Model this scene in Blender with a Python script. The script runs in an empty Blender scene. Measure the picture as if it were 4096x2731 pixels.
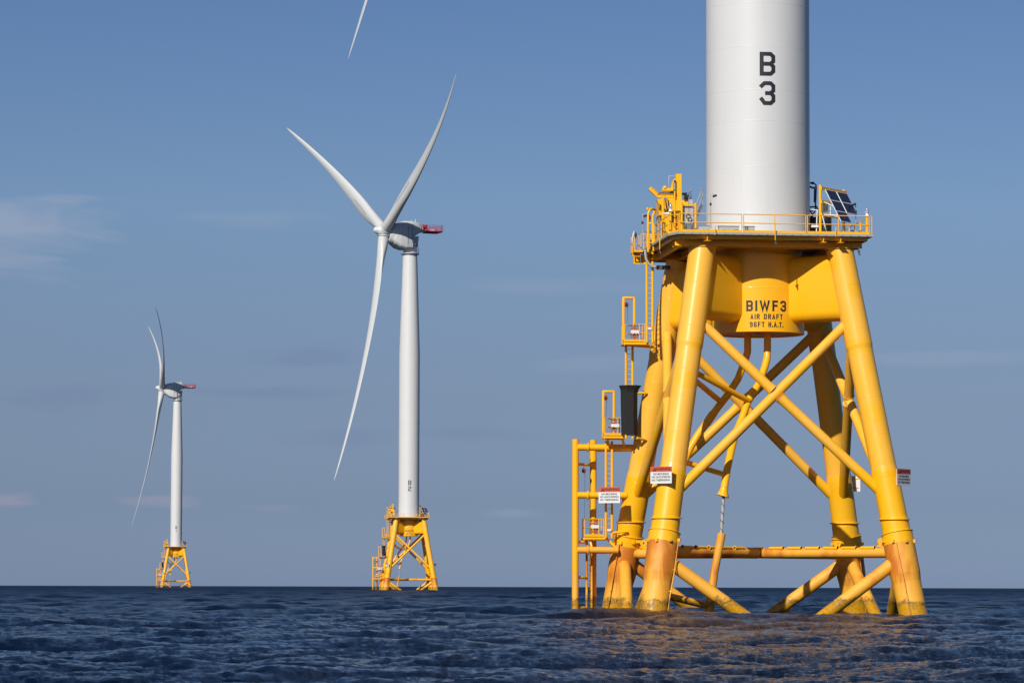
import bpy, bmesh, math, random
import numpy as np
from mathutils import Vector, Matrix
random.seed(7)
PI = math.pi
R = math.radians
scn = bpy.context.scene
col = scn.collection

# ---------------------------------------------------------------- camera
cam_d = bpy.data.cameras.new("camera")
cam = bpy.data.objects.new("camera", cam_d)
col.objects.link(cam)
cam_d.sensor_width = 36.0
cam_d.lens = 118.7
cam_d.clip_start = 0.5
cam_d.clip_end = 40000
EYE = 1.75
pitch, roll = R(4.1126), R(0.1604)
cam.matrix_world = (Matrix.Translation((0, 0, EYE)) @ Matrix.Rotation(PI / 2 + pitch, 4, 'X')
                    @ Matrix.Rotation(roll, 4, 'Z'))
scn.camera = cam

# ---------------------------------------------------------------- light
SUN_AZ = R(25.0)     # to the left of the direction back to the camera
SUN_EL = R(33.0)
sdir = Vector((-math.sin(SUN_AZ) * math.cos(SUN_EL), -math.cos(SUN_AZ) * math.cos(SUN_EL), math.sin(SUN_EL)))
sd = bpy.data.lights.new("sun", 'SUN')
sd.energy = 4.3
sd.angle = R(0.53)
sd.color = (1.0, 0.95, 0.87)
so = bpy.data.objects.new("sun", sd)
col.objects.link(so)
so.rotation_euler = sdir.to_track_quat('Z', 'Y').to_euler()

world = bpy.data.worlds.new("World")
scn.world = world
world.use_nodes = True
wn, wl = world.node_tree.nodes, world.node_tree.links
for n in list(wn):
    wn.remove(n)


def wmath(op, a, b=None, c=None):
    n = wn.new('ShaderNodeMath')
    n.operation = op
    for i, v in enumerate((a, b, c)):
        if v is None:
            continue
        if isinstance(v, (int, float)):
            n.inputs[i].default_value = v
        else:
            wl.new(v, n.inputs[i])
    return n.outputs[0]


sky = wn.new('ShaderNodeTexSky')
sky.sky_type = 'NISHITA'
sky.sun_disc = False
sky.sun_elevation = SUN_EL
sky.sun_rotation = math.atan2(sdir.x, sdir.y)
sky.altitude = 0
sky.air_density = 1.0
sky.dust_density = 0.4
sky.ozone_density = 2.5
bg = wn.new('ShaderNodeBackground')
bg.inputs['Strength'].default_value = 0.10
out = wn.new('ShaderNodeOutputWorld')
tc = wn.new('ShaderNodeTexCoord')
sep = wn.new('ShaderNodeSeparateXYZ')
wl.new(tc.outputs['Generated'], sep.inputs[0])
vx, vy, vz = sep.outputs
el = wmath('ARCSINE', vz)
az = wmath('ARCTAN2', vx, vy)
# the day's clear air is a darker, greyer blue near the sea than the model's
ramp = wn.new('ShaderNodeValToRGB')
wl.new(wmath('DIVIDE', wmath('MAXIMUM', el, 0.0), 0.6), ramp.inputs[0])
cr = ramp.color_ramp
SKYR = [(0.0, (0.30, 0.42, 0.83)), (0.04, (0.265, 0.346, 0.643)), (0.09, (0.315, 0.357, 0.554)), (0.139, (0.367, 0.409, 0.572)), (0.188, (0.416, 0.474, 0.623)), (0.282, (0.377, 0.449, 0.614)), (0.5, (0.30, 0.36, 0.50)), (1.0, (0.28, 0.34, 0.47))]
cr.elements[0].position, cr.elements[0].color = SKYR[0][0], SKYR[0][1] + (1,)
cr.elements[1].position, cr.elements[1].color = SKYR[-1][0], SKYR[-1][1] + (1,)
for p, c in SKYR[1:-1]:
    e = cr.elements.new(p)
    e.color = c + (1,)
mul = wn.new('ShaderNodeMix')
mul.data_type = 'RGBA'
mul.blend_type = 'MULTIPLY'
mul.inputs[0].default_value = 1.0
wl.new(sky.outputs[0], mul.inputs[6])
wl.new(ramp.outputs[0], mul.inputs[7])
skycol = mul.outputs[2]
# thin clouds low over the sea
cmb = wn.new('ShaderNodeCombineXYZ')
wl.new(wmath('MULTIPLY', az, 14.0), cmb.inputs[0])
wl.new(wmath('MULTIPLY', el, 75.0), cmb.inputs[1])
nz = wn.new('ShaderNodeTexNoise')
nz.inputs['Scale'].default_value = 1.0
nz.inputs['Detail'].default_value = 9.0
nz.inputs['Roughness'].default_value = 0.55
nz.inputs['Distortion'].default_value = 1.2
wl.new(cmb.outputs[0], nz.inputs['Vector'])
nfac = nz.outputs[0]


def add_cloud(skycol, mask, colour, amt):
    m = wn.new('ShaderNodeMix')
    m.data_type = 'RGBA'
    wl.new(wmath('MULTIPLY', mask, amt), m.inputs[0])
    wl.new(skycol, m.inputs[6])
    m.inputs[7].default_value = colour + (1,)
    return m.outputs[2]


def gauss(a0, e0, wa, we):
    da = wmath('DIVIDE', wmath('SUBTRACT', az, a0), wa)
    de = wmath('DIVIDE', wmath('SUBTRACT', el, e0), we)
    r2 = wmath('ADD', wmath('MULTIPLY', da, da), wmath('MULTIPLY', de, de))
    g = wmath('EXPONENT', wmath('MULTIPLY', r2, -1.0))
    t = wmath('SUBTRACT', wmath('ADD', wmath('MULTIPLY', nfac, 2.6), wmath('MULTIPLY', g, 0.9)), 1.65)
    k = wmath('MULTIPLY', wmath('MAXIMUM', t, 0.0), wmath('MINIMUM', wmath('MULTIPLY', g, 4.0), 1.0))
    return wmath('MINIMUM', wmath('MULTIPLY', k, 1.6), 1.0)


CW = (3.8, 4.2, 5.3)      # cloud colours in the sky texture's own radiance units
CP = (3.5, 3.3, 4.3)
CD = (1.7, 2.35, 3.9)
for a0, e0, wa, we, c, amt in (
        (-0.150, 0.102, 0.044, 0.0115, CW, 0.46), (-0.075, 0.107, 0.030, 0.004, CW, 0.16), (0.01, 0.088, 0.03, 0.003, CW, 0.14),
        (-0.103, 0.0240, 0.016, 0.0026, CP, 0.55), (-0.147, 0.0235, 0.010, 0.0024, CP, 0.5), (-0.072, 0.0225, 0.012, 0.002, CP, 0.3),
        (-0.0585, 0.0665, 0.017, 0.0036, CD, 0.45), (-0.078, 0.0565, 0.03, 0.0022, CD, 0.40), (-0.02, 0.044, 0.05, 0.003, CD, 0.3),
        (-0.13, 0.055, 0.02, 0.004, CD, 0.3), (0.022, 0.0655, 0.02, 0.003, CW, 0.12), (0.13, 0.067, 0.03, 0.0025, CW, 0.16), (0.0, 0.021, 0.012, 0.0018, CW, 0.25)):
    skycol = add_cloud(skycol, gauss(a0, e0, wa, we), c, amt)
wl.new(skycol, bg.inputs['Color'])
wl.new(bg.outputs[0], out.inputs[0])

scn.view_settings.view_transform = 'Standard'
scn.view_settings.look = 'None'
scn.view_settings.gamma = 1.0
scn.view_settings.exposure = 0.0
scn.view_settings.use_curve_mapping = False


# ---------------------------------------------------------------- materials
def srgb(r, g, b):
    f = lambda c: (c / 255 / 12.92) if c / 255 <= 0.04045 else ((c / 255 + 0.055) / 1.055) ** 2.4
    return (f(r), f(g), f(b))


def plain(name, c, rough=0.5, metal=0.0, coat=0.0, bump=0.0, var=0.06, vscale=3.0):
    m = bpy.data.materials.new(name)
    m.use_nodes = True
    n, l = m.node_tree.nodes, m.node_tree.links
    p = n['Principled BSDF']
    p.inputs['Roughness'].default_value = rough
    p.inputs['Metallic'].default_value = metal
    p.inputs['Coat Weight'].default_value = coat
    p.inputs['Coat Roughness'].default_value = 0.12
    geo = n.new('ShaderNodeNewGeometry')
    t = n.new('ShaderNodeTexNoise')
    t.inputs['Scale'].default_value = vscale
    t.inputs['Detail'].default_value = 5
    l.new(geo.outputs['Position'], t.inputs['Vector'])
    mx = n.new('ShaderNodeMix')
    mx.data_type = 'RGBA'
    l.new(t.outputs[0], mx.inputs[0])
    mx.inputs[6].default_value = tuple(x * (1 - var) for x in c) + (1,)
    mx.inputs[7].default_value = tuple(min(1, x * (1 + var)) for x in c) + (1,)
    l.new(mx.outputs[2], p.inputs['Base Color'])
    if bump:
        b = n.new('ShaderNodeBump')
        b.inputs['Strength'].default_value = bump
        b.inputs['Distance'].default_value = 0.01
        l.new(t.outputs[0], b.inputs['Height'])
        l.new(b.outputs[0], p.inputs['Normal'])
    return m


def mixrgb(n, l, fac, a, b):
    mx = n.new('ShaderNodeMix')
    mx.data_type = 'RGBA'
    for i, v in ((0, fac), (6, a), (7, b)):
        if isinstance(v, tuple):
            mx.inputs[i].default_value = v + (1,)
        elif isinstance(v, (int, float)):
            mx.inputs[i].default_value = v
        else:
            l.new(v, mx.inputs[i])
    return mx.outputs[2]


def mth(n, l, op, a, b=None, c=None, clamp=False):
    m = n.new('ShaderNodeMath')
    m.operation = op
    m.use_clamp = clamp
    for i, v in enumerate((a, b, c)):
        if v is None:
            continue
        if isinstance(v, (int, float)):
            m.inputs[i].default_value = v
        else:
            l.new(v, m.inputs[i])
    return m.outputs[0]


def noise(n, l, vec, scale, sc3=(1, 1, 1), detail=5, rough=0.55):
    mp = n.new('ShaderNodeMapping')
    mp.inputs['Scale'].default_value = sc3
    l.new(vec, mp.inputs[0])
    t = n.new('ShaderNodeTexNoise')
    t.inputs['Scale'].default_value = scale
    t.inputs['Detail'].default_value = detail
    t.inputs['Roughness'].default_value = rough
    l.new(mp.outputs[0], t.inputs['Vector'])
    return t.outputs[0]


YEL = (0.95, 0.465, 0.003)
YEL2 = (0.95, 0.485, 0.016)


def make_yellow(name="yellow_paint", pale=False):
    m = bpy.data.materials.new(name)
    m.use_nodes = True
    n, l = m.node_tree.nodes, m.node_tree.links
    p = n['Principled BSDF']
    g = n.new('ShaderNodeNewGeometry').outputs['Position']
    a = noise(n, l, g, 0.35, (1, 1, 0.5), 3)
    f = mth(n, l, 'MULTIPLY', mth(n, l, 'SUBTRACT', a, 0.38), 4.0, clamp=True)
    c = mixrgb(n, l, f, YEL, YEL2)
    if pale:
        sp = n.new('ShaderNodeSeparateXYZ')
        l.new(g, sp.inputs[0])
        st_ = mth(n, l, 'MULTIPLY', mth(n, l, 'SUBTRACT', mth(n, l, 'ADD', sp.outputs[2], mth(n, l, 'MULTIPLY', a, 0.4)), 8.45), 30.0, clamp=True)
        v_ = mixrgb(n, l, f, (0.93, 0.47, 0.035), (0.95, 0.50, 0.065))
        c = mixrgb(n, l, st_, c, v_)
        pt = n.new('ShaderNodeTexVoronoi')
        pt.inputs['Scale'].default_value = 0.55
        l.new(g, pt.inputs['Vector'])
        pv_ = mth(n, l, 'MULTIPLY', mth(n, l, 'LESS_THAN', pt.outputs['Distance'], 0.30), 0.55)
        c = mixrgb(n, l, pv_, c, YEL)
    s = noise(n, l, g, 5.0, (1, 1, 0.15), 6)
    fs = mth(n, l, 'MULTIPLY', mth(n, l, 'SUBTRACT', s, 0.62), 1.6, clamp=True)
    c = mixrgb(n, l, fs, c, (0.55, 0.24, 0.02))
    l.new(c, p.inputs['Base Color'])
    p.inputs['Roughness'].default_value = 0.42
    p.inputs['Specular IOR Level'].default_value = 0.3
    p.inputs['Coat Weight'].default_value = 0.2
    p.inputs['Coat Roughness'].default_value = 0.16
    b = n.new('ShaderNodeBump')
    b.inputs['Strength'].default_value = 0.25
    b.inputs['Distance'].default_value = 0.02
    l.new(noise(n, l, g, 1.3, (1, 1, 1), 2), b.inputs['Height'])
    l.new(b.outputs[0], p.inputs['Normal'])
    return m


def make_weathered(name="weathered_yellow_paint", gate0=0.37):
    """splash-zone paint: faded, rust runs from the top, weed line just above the water"""
    m = bpy.data.materials.new(name)
    m.use_nodes = True
    n, l = m.node_tree.nodes, m.node_tree.links
    p = n['Principled BSDF']
    g = n.new('ShaderNodeNewGeometry').outputs['Position']
    sp = n.new('ShaderNodeSeparateXYZ')
    l.new(g, sp.inputs[0])
    z = sp.outputs[2]
    faded = mixrgb(n, l, noise(n, l, g, 1.6, (1, 1, 0.4), 5), (0.90, 0.46, 0.065), (0.93, 0.43, 0.022))
    # rust runs, strongest near z = 4, with vertical streaks
    st = noise(n, l, g, 2.2, (1.6, 1.6, 0.16), 6, 0.6)
    st2 = noise(n, l, g, 9.0, (1, 1, 0.10), 5)
    hz = mth(n, l, 'DIVIDE', mth(n, l, 'SUBTRACT', z, 0.9), 2.4, clamp=True)
    rf = mth(n, l, 'ADD', mth(n, l, 'MULTIPLY', hz, 0.48), mth(n, l, 'MULTIPLY', st, 1.0))
    rf = mth(n, l, 'ADD', rf, mth(n, l, 'MULTIPLY', st2, 0.55))
    rf = mth(n, l, 'MULTIPLY', mth(n, l, 'SUBTRACT', rf, 0.83), 3.8, clamp=True)
    rf = mth(n, l, 'MULTIPLY', rf, mth(n, l, 'MULTIPLY', hz, 1.6, clamp=True))
    gate = mth(n, l, 'MULTIPLY', mth(n, l, 'SUBTRACT', noise(n, l, g, 0.55, (1, 1, 0.35), 4), gate0), 6.0, clamp=True)
    rf = mth(n, l, 'MULTIPLY', rf, mth(n, l, 'ADD', 0.15, mth(n, l, 'MULTIPLY', gate, 0.85)))
    c = mixrgb(n, l, mth(n, l, 'MULTIPLY', rf, 0.92), faded, (0.56, 0.150, 0.010))
    # weed line
    wn_ = noise(n, l, g, 1.7, (1, 1, 1), 8, 0.72)
    zz = mth(n, l, 'ADD', z, mth(n, l, 'MULTIPLY', mth(n, l, 'SUBTRACT', wn_, 0.5), 1.7))
    band = mth(n, l, 'SUBTRACT', 1.0, mth(n, l, 'DIVIDE', mth(n, l, 'ABSOLUTE', mth(n, l, 'SUBTRACT', zz, 0.78)), 0.28), clamp=True)
    sm = noise(n, l, g, 9.0, (1, 1, 0.8), 8, 0.75)
    band = mth(n, l, 'MULTIPLY', band, mth(n, l, 'MULTIPLY', mth(n, l, 'SUBTRACT', sm, 0.33), 5.0, clamp=True))
    low = mth(n, l, 'MULTIPLY', mth(n, l, 'SUBTRACT', 0.74, zz), 5.0, clamp=True)
    c = mixrgb(n, l, low, c, (0.62, 0.30, 0.008))
    lowsp = mth(n, l, 'MULTIPLY', low, mth(n, l, 'MULTIPLY', mth(n, l, 'SUBTRACT', sm, 0.50), 5.0, clamp=True))
    c = mixrgb(n, l, mth(n, l, 'MULTIPLY', lowsp, 0.9), c, (0.16, 0.10, 0.015))
    c = mixrgb(n, l, mth(n, l, 'MULTIPLY', band, 0.92), c, (0.030, 0.030, 0.010))
    l.new(c, p.inputs['Base Color'])
    r = mth(n, l, 'SUBTRACT', 0.55, mth(n, l, 'MULTIPLY', low, 0.35))
    l.new(r, p.inputs['Roughness'])
    b = n.new('ShaderNodeBump')
    b.inputs['Strength'].default_value = 0.3
    b.inputs['Distance'].default_value = 0.02
    l.new(sm, b.inputs['Height'])
    l.new(b.outputs[0], p.inputs['Normal'])
    return m


def make_white_tower():
    m = bpy.data.materials.new("white_tower_paint")
    m.use_nodes = True
    n, l = m.node_tree.nodes, m.node_tree.links
    p = n['Principled BSDF']
    g = n.new('ShaderNodeNewGeometry').outputs['Position']
    c = mixrgb(n, l, noise(n, l, g, 0.5, (1, 1, 0.5), 4), (0.64, 0.64, 0.63), (0.69, 0.69, 0.68))
    d = noise(n, l, g, 2.0, (1, 1, 0.12), 6)
    c = mixrgb(n, l, mth(n, l, 'MULTIPLY', mth(n, l, 'SUBTRACT', d, 0.58), 1.2, clamp=True), c, (0.55, 0.53, 0.48))
    l.new(c, p.inputs['Base Color'])
    p.inputs['Roughness'].default_value = 0.42
    p.inputs['Coat Weight'].default_value = 0.15
    p.inputs['Coat Roughness'].default_value = 0.2
    return m


def make_panel():
    m = bpy.data.materials.new("solar_cells")
    m.use_nodes = True
    n, l = m.node_tree.nodes, m.node_tree.links
    p = n['Principled BSDF']
    uv = n.new('ShaderNodeUVMap').outputs[0]
    b = n.new('ShaderNodeTexBrick')
    b.offset = 0
    b.inputs['Scale'].default_value = 1.0
    b.inputs['Brick Width'].default_value = 0.157
    b.inputs['Row Height'].default_value = 0.157
    b.inputs['Mortar Size'].default_value = 0.004
    b.inputs['Color1'].default_value = (0.012, 0.017, 0.055, 1)
    b.inputs['Color2'].default_value = (0.017, 0.022, 0.070, 1)
    b.inputs['Mortar'].default_value = (0.16, 0.17, 0.20, 1)
    l.new(uv, b.inputs['Vector'])
    l.new(b.outputs[0], p.inputs['Base Color'])
    p.inputs['Roughness'].default_value = 0.15
    return m


M_Y = make_yellow()
M_YL = make_yellow("pale_yellow_paint", True)
M_W = make_weathered()
M_WB = make_weathered("weathered_brace_paint", 0.52)
M_T = make_white_tower()
M_SOL = make_panel()
M_BL = plain("white_blade_paint", (0.64, 0.65, 0.64), 0.38, coat=0.1)
M_NAC = plain("white_nacelle_paint", (0.60, 0.61, 0.61), 0.45)
M_SEAM = plain("dark_seam_grey", (0.10, 0.11, 0.12), 0.6)
M_RED = plain("red_paint", (0.42, 0.022, 0.040), 0.55)
M_LET = plain("black_lettering", (0.018, 0.020, 0.026), 0.5)
M_GRT = plain("grey_grating", (0.36, 0.36, 0.34), 0.7, bump=0.5, var=0.2, vscale=20)
M_GAL = plain("galvanised_steel", (0.45, 0.46, 0.47), 0.45, metal=0.4)
M_BLK = plain("black_plastic", (0.018, 0.018, 0.02), 0.4, var=0.3)
M_RUB = plain("black_rubber", (0.010, 0.0105, 0.011), 0.75, var=0.4, vscale=8, bump=0.4)
M_WHT = plain("white_plastic", (0.78, 0.78, 0.76), 0.4)
M_GREY = plain("grey_cabinet_paint", (0.46, 0.46, 0.44), 0.5)
M_STN = plain("stainless_steel", (0.50, 0.50, 0.49), 0.3, metal=0.8)
M_ORG = plain("orange_red_plastic", (0.50, 0.055, 0.018), 0.4)
M_SGR = plain("sign_red", (0.60, 0.105, 0.045), 0.5)
M_SGW = plain("sign_white", (0.78, 0.78, 0.76), 0.5)
M_RSTY = plain("rusty_orange_metal", (0.45, 0.15, 0.05), 0.7, var=0.4, vscale=12)
M_BLUE = plain("bright_blue_plastic", (0.03, 0.30, 0.55), 0.4)
M_SKIN = plain("skin", (0.50, 0.24, 0.14), 0.55)
M_CLO = plain("white_cloth", (0.66, 0.65, 0.62), 0.9)
M_NAVY = plain("dark_navy_cloth", (0.025, 0.03, 0.05), 0.9)
M_CAB = plain("cable_lay_grey", (0.42, 0.42, 0.38), 0.6, var=0.5, vscale=6)
M_GLS = plain("clear_lens", (0.55, 0.57, 0.62), 0.08, metal=0.6)
M_TRAY = plain("dark_grey_tray", (0.07, 0.075, 0.08), 0.6)


# ---------------------------------------------------------------- mesh builder
class MB:
    def __init__(s):
        s.v, s.f, s.sm, s.uv = [], [], [], None

    def add(s, vs, fs, smooth=False):
        o = len(s.v)
        s.v += [tuple(v) for v in vs]
        for f in fs:
            s.f.append([i + o for i in f])
            s.sm.append(smooth)
        return s

    def box(s, c, d, rz=0.0, rx=0.0, ry=0.0):
        M = Matrix.Translation(c) @ Matrix.Rotation(rz, 4, 'Z') @ Matrix.Rotation(ry, 4, 'Y') @ Matrix.Rotation(rx, 4, 'X')
        vs = [M @ Vector((x * d[0] / 2, y * d[1] / 2, z * d[2] / 2)) for x in (-1, 1) for y in (-1, 1) for z in (-1, 1)]
        return s.add(vs, [(0, 1, 3, 2), (4, 6, 7, 5), (0, 4, 5, 1), (2, 3, 7, 6), (0, 2, 6, 4), (1, 5, 7, 3)])

    def bbox(s, a, b):
        return s.box([(a[i] + b[i]) / 2 for i in range(3)], [abs(b[i] - a[i]) for i in range(3)])

    def beam(s, a, b, w, h, up=(0, 0, 1)):
        a, b = Vector(a), Vector(b)
        d = (b - a)
        z = Vector(up)
        t = d.normalized()
        if abs(t.dot(z)) > 0.99:
            z = Vector((0, 1, 0))
        x = t.cross(z).normalized()
        z = x.cross(t)
        vs = [p + x * sx * w / 2 + z * sz * h / 2 for p in (a, b) for sx in (-1, 1) for sz in (-1, 1)]
        return s.add(vs, [(0, 1, 3, 2), (4, 6, 7, 5), (0, 4, 5, 1), (2, 3, 7, 6), (0, 2, 6, 4), (1, 5, 7, 3)])

    def ibeam(s, a, b, w, h, t=0.02):
        a, b = Vector(a), Vector(b)
        up = Vector((0, 0, 1))
        tt = (b - a).normalized()
        x = tt.cross(up).normalized()
        z = x.cross(tt)
        s.beam(a, b, t, h - 2 * t)
        s.beam(a + z * (h / 2 - t / 2), b + z * (h / 2 - t / 2), w, t)
        s.beam(a - z * (h / 2 - t / 2), b - z * (h / 2 - t / 2), w, t)
        return s

    def path(s, pts, rad, n=16, caps=True, smooth=True):
        pts = [Vector(p) for p in pts]
        if isinstance(rad, (int, float)):
            rad = [rad] * len(pts)
        m = len(pts)
        tang = []
        for i in range(m):
            a = pts[max(0, i - 1)]
            b = pts[min(m - 1, i + 1)]
            if i and i < m - 1:
                t = (pts[i] - a).normalized() + (b - pts[i]).normalized() if (pts[i] - a).length > 1e-9 and (b - pts[i]).length > 1e-9 else (b - a)
            else:
                t = b - a
            if t.length < 1e-9:
                t = tang[-1] if tang else Vector((0, 0, 1))
            tang.append(t.normalized())
        ref = Vector((0, 1, 0)) if abs(tang[0].y) < 0.9 else Vector((1, 0, 0))
        x = (ref - tang[0] * ref.dot(tang[0])).normalized()
        vs = []
        for i in range(m):
            x = (x - tang[i] * x.dot(tang[i])).normalized()
            y = tang[i].cross(x)
            for k in range(n):
                a = 2 * PI * k / n
                vs.append(pts[i] + (x * math.cos(a) + y * math.sin(a)) * rad[i])
        fs = []
        for i in range(m - 1):
            for k in range(n):
                k2 = (k + 1) % n
                fs.append((i * n + k, i * n + k2, (i + 1) * n + k2, (i + 1) * n + k))
        s.add(vs, fs, smooth)
        if caps:
            s.add(vs[:n], [tuple(range(n))[::-1]])
            s.add(vs[-n:], [tuple(range(n))])
        return s

    def tube(s, a, b, r, r2=None, n=16):
        return s.path([a, b], [r, r if r2 is None else r2], n)

    def lathe(s, prof, n=48, c=(0, 0, 0), smooth=True, caps=True):
        vs = [(c[0] + r * math.cos(2 * PI * k / n), c[1] + r * math.sin(2 * PI * k / n), c[2] + z) for r, z in prof for k in range(n)]
        fs = [(i * n + k, i * n + (k + 1) % n, (i + 1) * n + (k + 1) % n, (i + 1) * n + k) for i in range(len(prof) - 1) for k in range(n)]
        s.add(vs, fs, smooth)
        if caps:
            s.add(vs[:n], [tuple(range(n))[::-1]])
            s.add(vs[-n:], [tuple(range(n))])
        return s

    def sphere(s, c, r, n=16, sc=(1, 1, 1)):
        m = n // 2
        prof = [(r * math.sin(PI * i / m) + 1e-5, -r * math.cos(PI * i / m)) for i in range(m + 1)]
        vs = [(c[0] + a * math.cos(2 * PI * k / n) * sc[0], c[1] + a * math.sin(2 * PI * k / n) * sc[1], c[2] + z * sc[2]) for a, z in prof for k in range(n)]
        fs = [(i * n + k, i * n + (k + 1) % n, (i + 1) * n + (k + 1) % n, (i + 1) * n + k) for i in range(m) for k in range(n)]
        return s.add(vs, fs, True)

    def torus(s, c, R0, r, n=24, m=8, axis='Y'):
        pts = []
        for k in range(n + 1):
            a = 2 * PI * k / n
            p = (R0 * math.cos(a), 0, R0 * math.sin(a)) if axis == 'Y' else (R0 * math.cos(a), R0 * math.sin(a), 0)
            pts.append((c[0] + p[0], c[1] + p[1], c[2] + p[2]))
        return s.path(pts, r, m, caps=False)

    def loft(s, rings, caps=True, smooth=True):
        n = len(rings[0])
        vs = [v for r in rings for v in r]
        fs = [(i * n + k, i * n + (k + 1) % n, (i + 1) * n + (k + 1) % n, (i + 1) * n + k) for i in range(len(rings) - 1) for k in range(n)]
        s.add(vs, fs, smooth)
        if caps:
            s.add(rings[0], [tuple(range(n))[::-1]])
            s.add(rings[-1], [tuple(range(n))])
        return s

    def build(s, name, mat, parent=None, M=None, anchor=None):
        me = bpy.data.meshes.new(name)
        vs = s.v
        if anchor is not None:
            vs = [(x - anchor[0], y - anchor[1], z - anchor[2]) for x, y, z in vs]
        me.from_pydata(vs, [], s.f)
        me.polygons.foreach_set('use_smooth', s.sm)
        me.materials.append(mat)
        if s.uv is not None:
            ul = me.uv_layers.new(name='UVMap')
            ul.data.foreach_set('uv', [c for uv in s.uv for c in uv])
        me.update()
        bm = bmesh.new()
        bm.from_mesh(me)
        bmesh.ops.recalc_face_normals(bm, faces=bm.faces)
        bm.to_mesh(me)
        bm.free()
        o = bpy.data.objects.new(name, me)
        col.objects.link(o)
        if parent is not None:
            o.parent = parent
        if M is not None:
            o.matrix_local = M
        return o


# ---------------------------------------------------------------- placing
PSI = 0.1167
TB = [Vector((14.48, 197.98, 0.0)), Vector((-30.25, 995.0, -0.55)), Vector((-178.5, 1800.0, -0.55))]
WHERE = ["the near turbine", "the middle turbine", "the far turbine"]
RZ = Matrix.Rotation(PSI, 4, 'Z')
items = []            # things that stand on the turbines: (root, anchor, label template, copies)


def root(name, label, cat, anchor, group=None, copies=3, shift=None):
    o = bpy.data.objects.new(name, None)
    o.empty_display_size = 0.3
    col.objects.link(o)
    o.matrix_world = Matrix.Translation(TB[0]) @ RZ @ Matrix.Translation(anchor)
    o['label'] = label.replace('{T}', WHERE[0])
    o['category'] = cat
    if group:
        o['group'] = group
    items.append((o, Vector(anchor), label, copies, group))
    return o


def copy_tree(o, parent=None):
    c = o.copy()
    col.objects.link(c)
    if parent is not None:
        c.parent = parent
    for ch in list(o.children):
        copy_tree(ch, c)
    return c


# ---------------------------------------------------------------- the turbine's steelwork (near one), in its own axes
HB0, KB = 7.4465, 0.16225


def hb(z):
    return HB0 - KB * z


CORN = [(-1, -1), (1, -1), (-1, 1), (1, 1)]
TURB_LABEL = ["nearest wind turbine, cropped white tower marked B 3 on a yellow jacket",
              "middle wind turbine marked B 2, whole white rotor and tower on a yellow jacket",
              "smallest and farthest wind turbine marked B 1, rotor almost edge-on, at the left"]
turb = []
for i in range(3):
    o = bpy.data.objects.new("wind_turbine", None)
    col.objects.link(o)
    o.matrix_world = Matrix.Translation(TB[i]) @ RZ
    o['label'] = TURB_LABEL[i]
    o['category'] = "wind turbine"
    o['group'] = "offshore wind turbines in a row"
    turb.append(o)
T0 = turb[0]


def part(mb, name, mat, parent=None):
    return mb.build(name, mat, parent or T0)


def legp(sx, sy, z):
    return Vector((sx * hb(z), sy * hb(z), z))


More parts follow.
